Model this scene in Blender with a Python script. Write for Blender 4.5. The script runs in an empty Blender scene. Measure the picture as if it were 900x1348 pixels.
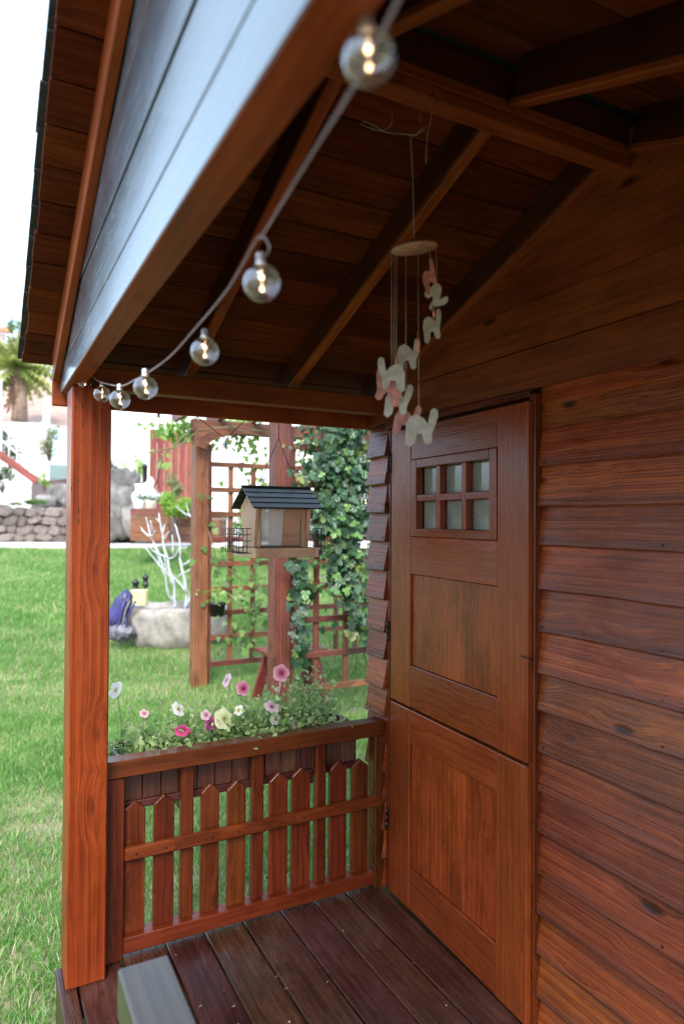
import bpy, bmesh, math, random
import numpy as np
from mathutils import Vector, Matrix, noise
random.seed(7); rng = np.random.default_rng(7)
S = bpy.context.scene
COL = S.collection
PI = math.pi

# ------------------------------------------------------------------ camera, sky, sun, exposure
CP = Vector((-1.266, -2.075, 1.28))
YAW, PITCH, ROLL = math.radians(27.763), math.radians(.685), math.radians(.376)
FW = Vector((math.sin(YAW)*math.cos(PITCH), math.cos(YAW)*math.cos(PITCH), math.sin(PITCH)))
R0 = Vector((math.cos(YAW), -math.sin(YAW), 0)); U0 = R0.cross(FW)
RT = R0*math.cos(ROLL) + U0*math.sin(ROLL); UP = U0*math.cos(ROLL) - R0*math.sin(ROLL)
cd = bpy.data.cameras.new('camera'); cam = bpy.data.objects.new('camera', cd); COL.objects.link(cam)
M = Matrix.Identity(4)
for i in range(3): M[i][0] = RT[i]; M[i][1] = UP[i]; M[i][2] = -FW[i]; M[i][3] = CP[i]
cam.matrix_world = M
cd.sensor_fit = 'VERTICAL'; cd.sensor_height = 36; cd.lens = 24.01; cd.clip_end = 3000; cd.clip_start = .02
cd.dof.use_dof = True; cd.dof.focus_distance = 2.05; cd.dof.aperture_fstop = 2.6
S.camera = cam

SUN_EL, SUN_AZ = math.radians(44), math.radians(207)      # azimuth measured clockwise from +Y
w = bpy.data.worlds.new("World"); S.world = w; w.use_nodes = True
wn = w.node_tree.nodes; wl = w.node_tree.links
bg = wn['Background']; bg.inputs[1].default_value = .15
sk = wn.new('ShaderNodeTexSky'); sk.sky_type = 'NISHITA'; sk.sun_disc = False
sk.sun_elevation = SUN_EL; sk.sun_rotation = SUN_AZ; sk.air_density = 1.0; sk.dust_density = 3.0; sk.ozone_density = 1.0
veil = wn.new('ShaderNodeMix'); veil.data_type = 'RGBA'; veil.inputs[0].default_value = .72      # thin bright overcast over the blue
wl.new(sk.outputs[0], veil.inputs[6]); veil.inputs[7].default_value = (2.6, 3.4, 4.4, 1); wl.new(veil.outputs[2], bg.inputs[0])
sl = bpy.data.lights.new('sun', 'SUN'); sl.energy = 1.3; sl.angle = math.radians(25); sl.color = (1, .96, .9)
so = bpy.data.objects.new('sun', sl); COL.objects.link(so)
sd = Vector((math.sin(SUN_AZ)*math.cos(SUN_EL), math.cos(SUN_AZ)*math.cos(SUN_EL), math.sin(SUN_EL)))
so.rotation_euler = sd.to_track_quat('Z', 'Y').to_euler(); so.location = (0, 0, 30)
S.view_settings.view_transform = 'Standard'; S.view_settings.look = 'None'
S.view_settings.exposure = 2.05; S.view_settings.gamma = 1

# ------------------------------------------------------------------ measuring helpers (pixels of the 900x1348 photograph)
def ray(u, v): return FW + RT*((u-450)/899) - UP*((v-674)/899)
def at(u, v, D): return CP + ray(u, v)*D
def onY(u, v, y): r = ray(u, v); return CP + r*((y-CP.y)/r.y)
def onX(u, v, x): r = ray(u, v); return CP + r*((x-CP.x)/r.x)
FH = Vector((math.sin(YAW), math.cos(YAW), 0)); RH = Vector((math.cos(YAW), -math.sin(YAW), 0))
def depth(x, y): return (x-CP.x)*FH.x + (y-CP.y)*FH.y
def gz(x, y):
    D = depth(x, y)
    if D < 4: return -.25
    if D < 13.3: return -.25 + .1*(D-4)
    return .68
def ground(u, v, z=None):                      # the lawn point under a pixel
    lo, hi = .5, 13.3
    for _ in range(40):
        m = (lo+hi)/2; p = at(u, v, m)
        if p.z > gz(p.x, p.y): lo = m
        else: hi = m
    p = at(u, v, lo); p.z = gz(p.x, p.y); return p

# ------------------------------------------------------------------ object helpers
WM = {}
def link(name, me, parent=None, mat=None, mw=None):
    o = bpy.data.objects.new(name, me); COL.objects.link(o)
    mw = mw or Matrix.Identity(4)
    if parent is not None:
        o.parent = parent
        o.matrix_basis = WM[parent.name].inverted() @ mw
    else: o.matrix_basis = mw
    WM[o.name] = mw.copy()
    if mat and me is not None and not me.materials: me.materials.append(mat)
    return o
def thing(name, label, cat, loc=(0, 0, 0), rz=0, group=None):
    mw = Matrix.Translation(loc) @ Matrix.Rotation(rz, 4, 'Z')
    o = link(name, None, None, None, mw); return tag(o, label, cat, group)
def tag(o, label=None, cat=None, group=None, kind=None):
    if label: o['label'] = label
    if cat: o['category'] = cat
    if group: o['group'] = group
    if kind: o['kind'] = kind
    return o
def mesh(name, V, F, smooth=False):
    me = bpy.data.meshes.new(name); me.from_pydata([tuple(v) for v in V], [], F); me.update()
    if smooth: me.polygons.foreach_set('use_smooth', [True]*len(me.polygons))
    return me
def fastmesh(name, V, T, rnd=None, k=3):
    me = bpy.data.meshes.new(name); V = np.asarray(V, np.float32); T = np.asarray(T, np.int32)
    me.vertices.add(len(V)); me.vertices.foreach_set('co', V.ravel())
    me.loops.add(T.size); me.loops.foreach_set('vertex_index', T.ravel())
    me.polygons.add(len(T)); me.polygons.foreach_set('loop_start', np.arange(0, T.size, k, dtype=np.int32))
    if rnd is not None:
        a = me.attributes.new('rnd', 'FLOAT', 'POINT'); a.data.foreach_set('value', np.asarray(rnd, np.float32))
    me.update(); me.validate(); return me
def boxvf(l, w_, t, b):
    V = []; F = []
    for sx in (-1, 1):
        for sy in (-1, 1):
            for sz in (-1, 1):
                V += [(sx*l/2, sy*(w_/2-b), sz*(t/2-b)), (sx*(l/2-b), sy*w_/2, sz*(t/2-b)), (sx*(l/2-b), sy*(w_/2-b), sz*t/2)]
    def i(sx, sy, sz, k): return (((sx > 0)*2+(sy > 0))*2+(sz > 0))*3+k
    F += [(i(1,-1,-1,0), i(1,1,-1,0), i(1,1,1,0), i(1,-1,1,0)), (i(-1,-1,-1,0), i(-1,-1,1,0), i(-1,1,1,0), i(-1,1,-1,0)),
          (i(-1,1,-1,1), i(-1,1,1,1), i(1,1,1,1), i(1,1,-1,1)), (i(-1,-1,-1,1), i(1,-1,-1,1), i(1,-1,1,1), i(-1,-1,1,1)),
          (i(-1,-1,1,2), i(1,-1,1,2), i(1,1,1,2), i(-1,1,1,2)), (i(-1,-1,-1,2), i(-1,1,-1,2), i(1,1,-1,2), i(1,-1,-1,2))]
    for s in (-1, 1):
        for q in (-1, 1):
            F.append((i(s,q,-1,0), i(s,q,-1,1), i(s,q,1,1), i(s,q,1,0)))
            F.append((i(s,-1,q,0), i(s,-1,q,2), i(s,1,q,2), i(s,1,q,0)))
            F.append((i(-1,s,q,1), i(-1,s,q,2), i(1,s,q,2), i(1,s,q,1)))
            for r in (-1, 1): F.append((i(s,q,r,0), i(s,q,r,1), i(s,q,r,2)))
    return V, F
def fixn(me):
    bm = bmesh.new(); bm.from_mesh(me); bmesh.ops.recalc_face_normals(bm, faces=bm.faces); bm.to_mesh(me); bm.free(); return me
BOXC = {}
def boxmesh(l, w_, t, b=.002):
    k = (round(l, 4), round(w_, 4), round(t, 4), round(b, 4))
    if k not in BOXC:
        V, F = boxvf(l, w_, t, min(b, w_*.3, t*.3, l*.3)); BOXC[k] = fixn(mesh('board', V, F))
    return BOXC[k]
def frame(c, ax, side):
    ax = Vector(ax).normalized(); side = Vector(side); n = ax.cross(side).normalized(); side = n.cross(ax)
    m = Matrix.Identity(4)
    for i in range(3): m[i][0] = ax[i]; m[i][1] = side[i]; m[i][2] = n[i]; m[i][3] = c[i]
    return m
def plank(name, parent, mat, a, b, width, thick, side, bevel=.002):
    """board from a to b; width measured along side, thickness across it; grain runs along local X"""
    a = Vector(a); b = Vector(b); me = boxmesh((b-a).length, width, thick, bevel)
    if me.materials and me.materials[0] is not mat: me = me.copy(); me.materials.clear()
    return link(name, me, parent, mat, frame((a+b)/2, b-a, side))
def bx(name, parent, mat, x0, x1, y0, y1, z0, z1, grain='x', bevel=.002):
    c = ((x0+x1)/2, (y0+y1)/2, (z0+z1)/2); dx, dy, dz = x1-x0, y1-y0, z1-z0
    c = Vector(c)
    if grain == 'x': return plank(name, parent, mat, c-Vector((dx/2,0,0)), c+Vector((dx/2,0,0)), dy, dz, (0,1,0), bevel)
    if grain == 'y': return plank(name, parent, mat, c-Vector((0,dy/2,0)), c+Vector((0,dy/2,0)), dx, dz, (1,0,0), bevel)
    return plank(name, parent, mat, c-Vector((0,0,dz/2)), c+Vector((0,0,dz/2)), dx, dy, (1,0,0), bevel)
def prism(name, parent, mat, pts, o, ax, side, thick, bevel=0):
    """polygon pts (u,v) in the plane (ax, side) at o, extruded thick along ax x side"""
    m = frame(o, ax, side); cu = sum(p[0] for p in pts)/len(pts); cv = sum(p[1] for p in pts)/len(pts)
    m = m @ Matrix.Translation((cu, cv, 0)); n = len(pts)
    V = [(p[0]-cu, p[1]-cv, 0) for p in pts]+[(p[0]-cu, p[1]-cv, thick) for p in pts]
    F = [tuple(range(n))[::-1], tuple(range(n, 2*n))]+[(i, (i+1) % n, n+(i+1) % n, n+i) for i in range(n)]
    bm = bmesh.new(); vs = [bm.verts.new(v) for v in V]
    for f in F: bm.faces.new([vs[i] for i in f])
    bmesh.ops.recalc_face_normals(bm, faces=bm.faces)
    if bevel: bmesh.ops.bevel(bm, geom=[e for e in bm.edges], offset=bevel, segments=1, affect='EDGES')
    me = bpy.data.meshes.new(name); bm.to_mesh(me); bm.free()
    return link(name, me, parent, mat, m)
def tube_vf(pts, rad, n=6, V=None, F=None, twist=0):
    V = [] if V is None else V; F = [] if F is None else F
    pts = [Vector(p) for p in pts]; b0 = len(V); up = Vector((0, 0, 1))
    for i, p in enumerate(pts):
        d = (pts[min(i+1, len(pts)-1)]-pts[max(i-1, 0)]).normalized()
        s = d.cross(up)
        if s.length < .05: s = d.cross(Vector((1, 0, 0)))
        s.normalize(); t = d.cross(s); r = rad[i] if isinstance(rad, (list, tuple)) else rad
        for k in range(n):
            a = 2*PI*k/n+twist*i; V.append(p+s*(r*math.cos(a))+t*(r*math.sin(a)))
    for i in range(len(pts)-1):
        for k in range(n): F.append((b0+i*n+k, b0+i*n+(k+1) % n, b0+(i+1)*n+(k+1) % n, b0+(i+1)*n+k))
    F.append(tuple(b0+k for k in range(n))[::-1]); F.append(tuple(b0+(len(pts)-1)*n+k for k in range(n)))
    return V, F
def tube(name, parent, mat, pts, rad, n=6, base=None):
    base = Vector(base) if base is not None else Vector(pts[0])
    V, F = tube_vf([Vector(p)-base for p in pts], rad, n)
    return link(name, mesh(name, V, F, True), parent, mat, Matrix.Translation(base))
def tubes(name, parent, mat, lists, n=5, base=(0, 0, 0)):
    V = []; F = []; base = Vector(base)
    for pts, rad in lists: tube_vf([Vector(p)-base for p in pts], rad, n, V, F)
    return link(name, mesh(name, V, F, True), parent, mat, Matrix.Translation(base))
def lathe_vf(prof, n=16, z0=0):
    V = []; F = []
    for r, z in prof:
        for k in range(n): V.append((r*math.cos(2*PI*k/n), r*math.sin(2*PI*k/n), z))
    for i in range(len(prof)-1):
        for k in range(n): F.append((i*n+k, i*n+(k+1) % n, (i+1)*n+(k+1) % n, (i+1)*n+k))
    return V, F
def lathe(name, parent, mat, prof, mw, n=16):
    V, F = lathe_vf(prof, n); return link(name, fixn(mesh(name, V, F, True)), parent, mat, mw)
def rock_mesh(sx, sy, sz, seed, lvl=3, amp=.25, freq=1.5, rough=.05):
    bm = bmesh.new(); bmesh.ops.create_icosphere(bm, subdivisions=lvl, radius=1)
    off = Vector((seed*3.7, seed*1.3, seed*.7))
    for v in bm.verts:
        p = v.co.copy(); k = 1+amp*noise.noise(p*freq+off)+rough*noise.noise(p*6+off)
        q = p*k; e = .75
        q = Vector([math.copysign(abs(c)**e, c) for c in q])
        v.co = Vector((q.x*sx, q.y*sy, q.z*sz))
    me = bpy.data.meshes.new('rock'); bm.to_mesh(me); bm.free()
    me.polygons.foreach_set('use_smooth', [True]*len(me.polygons)); return me

# ------------------------------------------------------------------ materials
def newmat(name):
    m = bpy.data.materials.new(name); m.use_nodes = True; nt = m.node_tree
    return m, nt, nt.nodes, nt.links, nt.nodes['Principled BSDF']
def nd(ns, t, **k):
    n = ns.new(t)
    for a, v in k.items(): setattr(n, a, v)
    return n
def ramp(ns, cols, interp='LINEAR'):
    r = ns.new('ShaderNodeValToRGB'); e = r.color_ramp.elements; r.color_ramp.interpolation = interp
    while len(e) < len(cols): e.new(.5)
    for el, (p, c) in zip(e, cols): el.position = p; el.color = (*c, 1)
    return r
def math_(ns, ls, op, a, b=None, c=None):
    n = ns.new('ShaderNodeMath'); n.operation = op
    for i, x in enumerate((a, b, c)):
        if x is None: continue
        if isinstance(x, (int, float)): n.inputs[i].default_value = x
        else: ls.new(x, n.inputs[i])
    return n.outputs[0]
def mixc(ns, ls, fac, a, b, mode='MIX'):
    n = ns.new('ShaderNodeMix'); n.data_type = 'RGBA'; n.blend_type = mode; n.clamp_factor = True
    for i, x in ((0, fac), (6, a), (7, b)):
        if isinstance(x, (int, float)): n.inputs[i].default_value = x
        elif isinstance(x, tuple): n.inputs[i].default_value = (*x, 1)
        else: ls.new(x, n.inputs[i])
    return n.outputs[2]
def wood(name, dark, mid, light, rough=.42, contrast=1., ridge=.5, blotch=.5, knots=.6, var=.25, coat=0., huevar=.02, wear=0., spec=.5, edge=0.):
    m, nt, ns, ls, P = newmat(name)
    tc = ns.new('ShaderNodeTexCoord'); oi = ns.new('ShaderNodeObjectInfo')
    off = nd(ns, 'ShaderNodeVectorMath', operation='SCALE'); cx = ns.new('ShaderNodeCombineXYZ')
    ls.new(oi.outputs['Random'], cx.inputs[0])
    ls.new(math_(ns, ls, 'FRACT', math_(ns, ls, 'MULTIPLY', oi.outputs['Random'], 7.31)), cx.inputs[1])
    ls.new(math_(ns, ls, 'FRACT', math_(ns, ls, 'MULTIPLY', oi.outputs['Random'], 13.7)), cx.inputs[2])
    ls.new(cx.outputs[0], off.inputs[0]); off.inputs['Scale'].default_value = 23
    add = nd(ns, 'ShaderNodeVectorMath', operation='ADD'); ls.new(tc.outputs['Object'], add.inputs[0]); ls.new(off.outputs[0], add.inputs[1])
    V = add.outputs[0]
    def mp(s):
        n = ns.new('ShaderNodeMapping'); n.inputs['Scale'].default_value = s; ls.new(V, n.inputs[0]); return n.outputs[0]
    vo = nd(ns, 'ShaderNodeTexVoronoi', feature='F1'); vo.inputs['Scale'].default_value = 1; ls.new(mp((3.4, 9, 4)), vo.inputs['Vector'])
    # grain bows round each knot
    kb = ramp(ns, [(.0, (1,)*3), (.16, (.75,)*3), (.42, (0,)*3)], 'EASE'); ls.new(vo.outputs['Distance'], kb.inputs[0])
    cb = ns.new('ShaderNodeCombineXYZ'); ls.new(math_(ns, ls, 'MULTIPLY', kb.outputs[0], .018), cb.inputs[1]); ls.new(math_(ns, ls, 'MULTIPLY', kb.outputs[0], .01), cb.inputs[2])
    ad2 = nd(ns, 'ShaderNodeVectorMath', operation='ADD'); ls.new(V, ad2.inputs[0]); ls.new(cb.outputs[0], ad2.inputs[1]); V0 = V; V = ad2.outputs[0]
    wv = nd(ns, 'ShaderNodeTexNoise'); wv.inputs['Scale'].default_value = 1; wv.inputs['Detail'].default_value = 2; ls.new(mp((2.2, 7, 7)), wv.inputs['Vector'])
    rings = nd(ns, 'ShaderNodeTexWave', wave_type='BANDS', bands_direction='Y', wave_profile='SAW'); ls.new(mp((.35, 1, .6)), rings.inputs['Vector'])
    rings.inputs['Scale'].default_value = 13; rings.inputs['Distortion'].default_value = 5; rings.inputs['Detail'].default_value = 2.5
    rings.inputs['Detail Scale'].default_value = .35; rings.inputs['Detail Roughness'].default_value = .45
    st = nd(ns, 'ShaderNodeTexNoise'); st.inputs['Scale'].default_value = 1; st.inputs['Detail'].default_value = 9; st.inputs['Roughness'].default_value = .72; ls.new(mp((2.4, 46, 46)), st.inputs['Vector'])
    fi = nd(ns, 'ShaderNodeTexNoise'); fi.inputs['Scale'].default_value = 1; fi.inputs['Detail'].default_value = 3; ls.new(mp((3.5, 230, 230)), fi.inputs['Vector'])
    bl = nd(ns, 'ShaderNodeTexNoise'); bl.inputs['Scale'].default_value = 1; bl.inputs['Detail'].default_value = 8; bl.inputs['Roughness'].default_value = .7; ls.new(mp((4, 9, 9)), bl.inputs['Vector'])
    g = math_(ns, ls, 'ADD', math_(ns, ls, 'MULTIPLY', rings.outputs['Fac'], .2), math_(ns, ls, 'ADD', math_(ns, ls, 'MULTIPLY', st.outputs['Fac'], .75), math_(ns, ls, 'MULTIPLY', math_(ns, ls, 'SUBTRACT', fi.outputs['Fac'], .5), .5)))
    g = math_(ns, ls, 'ADD', g, math_(ns, ls, 'MULTIPLY', wv.outputs['Fac'], .35))
    g = math_(ns, ls, 'SUBTRACT', g, .15)
    g = math_(ns, ls, 'ADD', math_(ns, ls, 'MULTIPLY', math_(ns, ls, 'SUBTRACT', g, .5), contrast), .5)
    r = ramp(ns, [(.2, dark), (.5, mid), (.85, light)]); ls.new(g, r.inputs[0]); col = r.outputs[0]
    # blotches of stain
    b2 = ramp(ns, [(.3, (1-blotch,)*3), (.62, (1.12,)*3)]); ls.new(bl.outputs['Fac'], b2.inputs[0])
    col = mixc(ns, ls, 1., col, b2.outputs[0], 'MULTIPLY')
    # knots
    kr = ramp(ns, [(.06, (1,)*3), (.12, (0,)*3)]); ls.new(vo.outputs['Distance'], kr.inputs[0])
    col = mixc(ns, ls, math_(ns, ls, 'MULTIPLY', kr.outputs[0], knots), col, tuple(c*.35 for c in dark))
    if wear:
        wz = ramp(ns, [(.55, (0,)*3), (.75, (1,)*3)]); ls.new(bl.outputs['Fac'], wz.inputs[0])
        col = mixc(ns, ls, math_(ns, ls, 'MULTIPLY', wz.outputs[0], wear), col, (.22, .16, .15))
    if edge:      # patchy darker tone towards the butt of each lapped board
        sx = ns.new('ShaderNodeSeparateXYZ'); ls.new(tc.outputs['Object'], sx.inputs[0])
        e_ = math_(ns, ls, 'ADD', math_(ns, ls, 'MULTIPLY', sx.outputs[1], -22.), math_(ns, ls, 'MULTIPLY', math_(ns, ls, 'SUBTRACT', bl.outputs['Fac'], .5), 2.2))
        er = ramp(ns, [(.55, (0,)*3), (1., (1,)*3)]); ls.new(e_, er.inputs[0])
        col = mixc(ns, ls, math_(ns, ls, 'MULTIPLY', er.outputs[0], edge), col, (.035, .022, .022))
    hs = ns.new('ShaderNodeHueSaturation'); ls.new(col, hs.inputs['Color'])
    ls.new(math_(ns, ls, 'ADD', math_(ns, ls, 'MULTIPLY', oi.outputs['Random'], var*2), 1-var), hs.inputs['Value'])
    ls.new(math_(ns, ls, 'ADD', math_(ns, ls, 'MULTIPLY', math_(ns, ls, 'FRACT', math_(ns, ls, 'MULTIPLY', oi.outputs['Random'], 5.7)), huevar*2), .5-huevar), hs.inputs['Hue'])
    ls.new(hs.outputs[0], P.inputs['Base Color'])
    rr = math_(ns, ls, 'ADD', math_(ns, ls, 'MULTIPLY', math_(ns, ls, 'SUBTRACT', bl.outputs['Fac'], .5), .35), math_(ns, ls, 'ADD', math_(ns, ls, 'MULTIPLY', math_(ns, ls, 'SUBTRACT', fi.outputs['Fac'], .5), .25), rough))
    ls.new(rr, P.inputs['Roughness'])
    h = math_(ns, ls, 'ADD', math_(ns, ls, 'MULTIPLY', st.outputs['Fac'], .7), math_(ns, ls, 'MULTIPLY', fi.outputs['Fac'], 1.0))
    h = math_(ns, ls, 'ADD', h, math_(ns, ls, 'MULTIPLY', bl.outputs['Fac'], .5))
    h = math_(ns, ls, 'SUBTRACT', h, math_(ns, ls, 'MULTIPLY', kr.outputs[0], .8))
    bp = ns.new('ShaderNodeBump'); bp.inputs['Strength'].default_value = ridge; bp.inputs['Distance'].default_value = .0016
    ls.new(h, bp.inputs['Height']); ls.new(bp.outputs[0], P.inputs['Normal'])
    P.inputs['Specular IOR Level'].default_value = spec
    if coat: P.inputs['Coat Weight'].default_value = coat; P.inputs['Coat Roughness'].default_value = .18
    return m
def simple(name, col, rough=.5, metal=0, var=.15, scale=20, bump=0., emit=None, spec=.5):
    m, nt, ns, ls, P = newmat(name)
    tc = ns.new('ShaderNodeTexCoord'); n = ns.new('ShaderNodeTexNoise'); n.inputs['Scale'].default_value = scale; n.inputs['Detail'].default_value = 5
    ls.new(tc.outputs['Object'], n.inputs['Vector'])
    r = ramp(ns, [(.3, tuple(c*(1-var) for c in col)), (.7, tuple(min(1, c*(1+var)) for c in col))]); ls.new(n.outputs['Fac'], r.inputs[0])
    ls.new(r.outputs[0], P.inputs['Base Color']); P.inputs['Roughness'].default_value = rough; P.inputs['Metallic'].default_value = metal
    P.inputs['Specular IOR Level'].default_value = spec
    if bump:
        b = ns.new('ShaderNodeBump'); b.inputs['Strength'].default_value = bump; b.inputs['Distance'].default_value = .02
        ls.new(n.outputs['Fac'], b.inputs['Height']); ls.new(b.outputs[0], P.inputs['Normal'])
    if emit: P.inputs['Emission Color'].default_value = (*emit[0], 1); P.inputs['Emission Strength'].default_value = emit[1]
    return m
def leafmat(name, a, b, c=None, rough=.4, trans=.35, objrnd=False):
    m, nt, ns, ls, P = newmat(name)
    if objrnd: src = ns.new('ShaderNodeObjectInfo').outputs['Random']
    else: at_ = ns.new('ShaderNodeAttribute'); at_.attribute_name = 'rnd'; src = at_.outputs['Fac']
    r = ramp(ns, [(0, a), (.7, b), (1, c or b)]); ls.new(src, r.inputs[0])
    ls.new(r.outputs[0], P.inputs['Base Color']); P.inputs['Roughness'].default_value = rough
    tr = ns.new('ShaderNodeBsdfTranslucent'); ls.new(r.outputs[0], tr.inputs[0])
    mx = ns.new('ShaderNodeMixShader'); mx.inputs[0].default_value = trans
    ls.new(P.outputs[0], mx.inputs[1]); ls.new(tr.outputs[0], mx.inputs[2])
    ls.new(mx.outputs[0], ns['Material Output'].inputs[0]); return m

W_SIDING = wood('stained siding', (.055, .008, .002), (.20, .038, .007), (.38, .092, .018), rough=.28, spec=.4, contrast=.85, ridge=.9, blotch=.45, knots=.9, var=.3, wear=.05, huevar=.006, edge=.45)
W_DOOR = wood('stained door wood', (.10, .016, .003), (.18, .032, .006), (.27, .056, .012), rough=.28, spec=.4, contrast=.8, ridge=.5, blotch=.25, knots=.3, var=.12, huevar=.002)
W_PANEL = wood('door panel wood', (.11, .016, .003), (.23, .040, .007), (.37, .078, .015), rough=.28, spec=.4, contrast=.9, ridge=.35, blotch=.6, knots=.3, var=.1, huevar=.002)
W_POST = wood('orange stained post', (.08, .012, .002), (.175, .032, .005), (.28, .064, .010), rough=.32, spec=.25, contrast=1.1, ridge=.6, blotch=.3, knots=.5, var=.08, huevar=.006)
W_RAIL = wood('railing wood', (.03, .0055, .0015), (.09, .016, .003), (.16, .034, .007), rough=.3, spec=.35, contrast=.9, ridge=.4, blotch=.35, knots=.5, var=.18, coat=.08, huevar=.008)
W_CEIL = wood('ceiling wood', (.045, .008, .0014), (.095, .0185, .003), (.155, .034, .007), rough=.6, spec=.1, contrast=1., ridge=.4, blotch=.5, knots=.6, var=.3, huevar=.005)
W_UPPER = wood('upper wall boards', (.08, .016, .0025), (.17, .039, .006), (.25, .068, .012), rough=.5, spec=.25, contrast=.7, ridge=.4, blotch=.5, knots=.9, var=.2, huevar=.004)
W_SHADED = wood('shade toned rafter', (.022, .0052, .0013), (.048, .012, .003), (.075, .021, .006), rough=.6, spec=.12, contrast=.8, ridge=.3, blotch=.4, knots=.5, var=.15, huevar=.004)  # shade on rafter sides and upper ridge, put into the colour
W_BEAM = wood('rafter wood', (.11, .023, .004), (.21, .048, .008), (.30, .08, .015), rough=.5, spec=.2, contrast=.9, ridge=.4, blotch=.4, knots=.5, var=.15, huevar=.005)
W_GABLE = wood('varnished gable boards', (.035, .055, .065), (.07, .11, .135), (.11, .165, .20), rough=.22, contrast=.9, ridge=.25, blotch=.45, knots=.4, var=.1, coat=.7)  # blue sky sheen on the varnish is put into the base colour
W_DECK = wood('dark deck boards', (.014, .0048, .0032), (.042, .0135, .009), (.085, .028, .019), rough=.27, ridge=.8, blotch=.5, knots=.6, var=.25, wear=.12)
W_CAP = wood('weathered grey brown rail', (.018, .013, .009), (.035, .028, .02), (.06, .05, .038), rough=.35, ridge=.5, blotch=.3, knots=.3, var=.05, coat=.4)
W_TREL = wood('trellis wood', (.06, .020, .011), (.17, .055, .028), (.25, .085, .042), contrast=1.4, rough=.5, ridge=.4, blotch=.4, knots=.4, var=.25)
W_FEED = wood('feeder cedar', (.36, .18, .10), (.52, .31, .19), (.64, .42, .28), rough=.55, contrast=.7, ridge=.3, blotch=.2, knots=.2, var=.12)
W_BOX = wood('planter box wood', (.03, .010, .007), (.08, .024, .014), (.14, .048, .026), rough=.4, ridge=.6, blotch=.5, knots=.5, var=.3)
W_REDF = wood('red fence wood', (.16, .03, .025), (.28, .07, .05), (.36, .11, .08), rough=.6, ridge=.3, blotch=.3, knots=.2, var=.25)
NAIL = simple('nail', (.02, .018, .016), .4, .7)
BLACK = simple('black paint', (.012, .012, .013), .45, var=.3, scale=60)
FELT = simple('asphalt shingle', (.03, .03, .032), .9, var=.5, scale=150, bump=.3)
WHITEW = simple('white wall render', (.78, .77, .74), .85, var=.04, scale=3)
CONC = simple('pale concrete', (.42, .40, .38), .85, var=.1, scale=4, bump=.1)
SOIL = simple('potting soil', (.03, .02, .014), .95, var=.5, scale=120, bump=.8)
WHITEP = simple('white paint', (.8, .8, .8), .4, var=.04)
METAL = simple('silver cap', (.75, .73, .7), .25, .8, var=.05)
CABLE = simple('pale twisted flex', (.26, .20, .20), .45, var=.1)
WIREB = simple('dark wire', (.02, .02, .02), .4, .5)
LINE = simple('nylon line', (.5, .42, .36), .4, var=.05)
COPPER = simple('copper tube', (.6, .25, .14), .35, .6, var=.1)
def stonemat(name, cols, scale=4, bump=.5):
    m, nt, ns, ls, P = newmat(name)
    tc = ns.new('ShaderNodeTexCoord'); oi = ns.new('ShaderNodeObjectInfo'); n = ns.new('ShaderNodeTexNoise')
    n.noise_dimensions = '4D'; n.inputs['Scale'].default_value = scale; n.inputs['Detail'].default_value = 8; n.inputs['Roughness'].default_value = .65
    ls.new(tc.outputs['Object'], n.inputs['Vector']); ls.new(math_(ns, ls, 'MULTIPLY', oi.outputs['Random'], 40), n.inputs['W'])
    r = ramp(ns, [(.3, cols[0]), (.5, cols[1]), (.7, cols[2])]); ls.new(n.outputs['Fac'], r.inputs[0])
    hs = ns.new('ShaderNodeHueSaturation'); ls.new(r.outputs[0], hs.inputs['Color'])
    ls.new(math_(ns, ls, 'ADD', math_(ns, ls, 'MULTIPLY', oi.outputs['Random'], .6), .7), hs.inputs['Value'])
    ls.new(hs.outputs[0], P.inputs['Base Color']); P.inputs['Roughness'].default_value = .9
    b = ns.new('ShaderNodeBump'); b.inputs['Strength'].default_value = bump; b.inputs['Distance'].default_value = .03
    ls.new(n.outputs['Fac'], b.inputs['Height']); ls.new(b.outputs[0], P.inputs['Normal']); return m
STONE = stonemat('trough stone', ((.10, .09, .08), (.23, .21, .19), (.38, .35, .31)), 6)
ROCK = stonemat('boulder rock', ((.06, .055, .05), (.14, .13, .12), (.26, .245, .23)), 3)
WSTONE = stonemat('wall stone', ((.07, .055, .05), (.145, .115, .10), (.24, .20, .175)), 4)
MORT = simple('wall mortar', (.10, .085, .08), .95, var=.3, scale=10)
# glass bulb: a thin clear shell
GLASS, nt, ns, ls, P = newmat('clear bulb glass')
ns.remove(P); fr = ns.new('ShaderNodeLayerWeight'); fr.inputs[0].default_value = .5
gl = ns.new('ShaderNodeBsdfGlossy'); gl.inputs['Roughness'].default_value = .03
tr = ns.new('ShaderNodeBsdfTransparent'); tr.inputs[0].default_value = (.98, .99, .99, 1); mx = ns.new('ShaderNodeMixShader')
ls.new(math_(ns, ls, 'ADD', math_(ns, ls, 'MULTIPLY', math_(ns, ls, 'POWER', fr.outputs['Facing'], 2), .75), .15), mx.inputs[0]); ls.new(tr.outputs[0], mx.inputs[1]); ls.new(gl.outputs[0], mx.inputs[2]); ls.new(mx.outputs[0], ns['Material Output'].inputs[0])
GLOW = simple('warm filament', (1, .6, .3), .4, emit=((1, .58, .3), 2.2))
PANE, nt, ns, ls, P = newmat('frosted pane')
tc = ns.new('ShaderNodeTexCoord'); n = ns.new('ShaderNodeTexNoise'); n.inputs['Scale'].default_value = 9; n.inputs['Detail'].default_value = 4; ls.new(tc.outputs['Object'], n.inputs['Vector'])
r = ramp(ns, [(.3, (.15, .16, .135)), (.7, (.28, .29, .25))]); ls.new(n.outputs['Fac'], r.inputs[0]); ls.new(r.outputs[0], P.inputs['Base Color'])
P.inputs['Roughness'].default_value = .12; P.inputs['Specular IOR Level'].default_value = .9
PERSPEX, nt, ns, ls, P = newmat('feeder window plastic')
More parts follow.
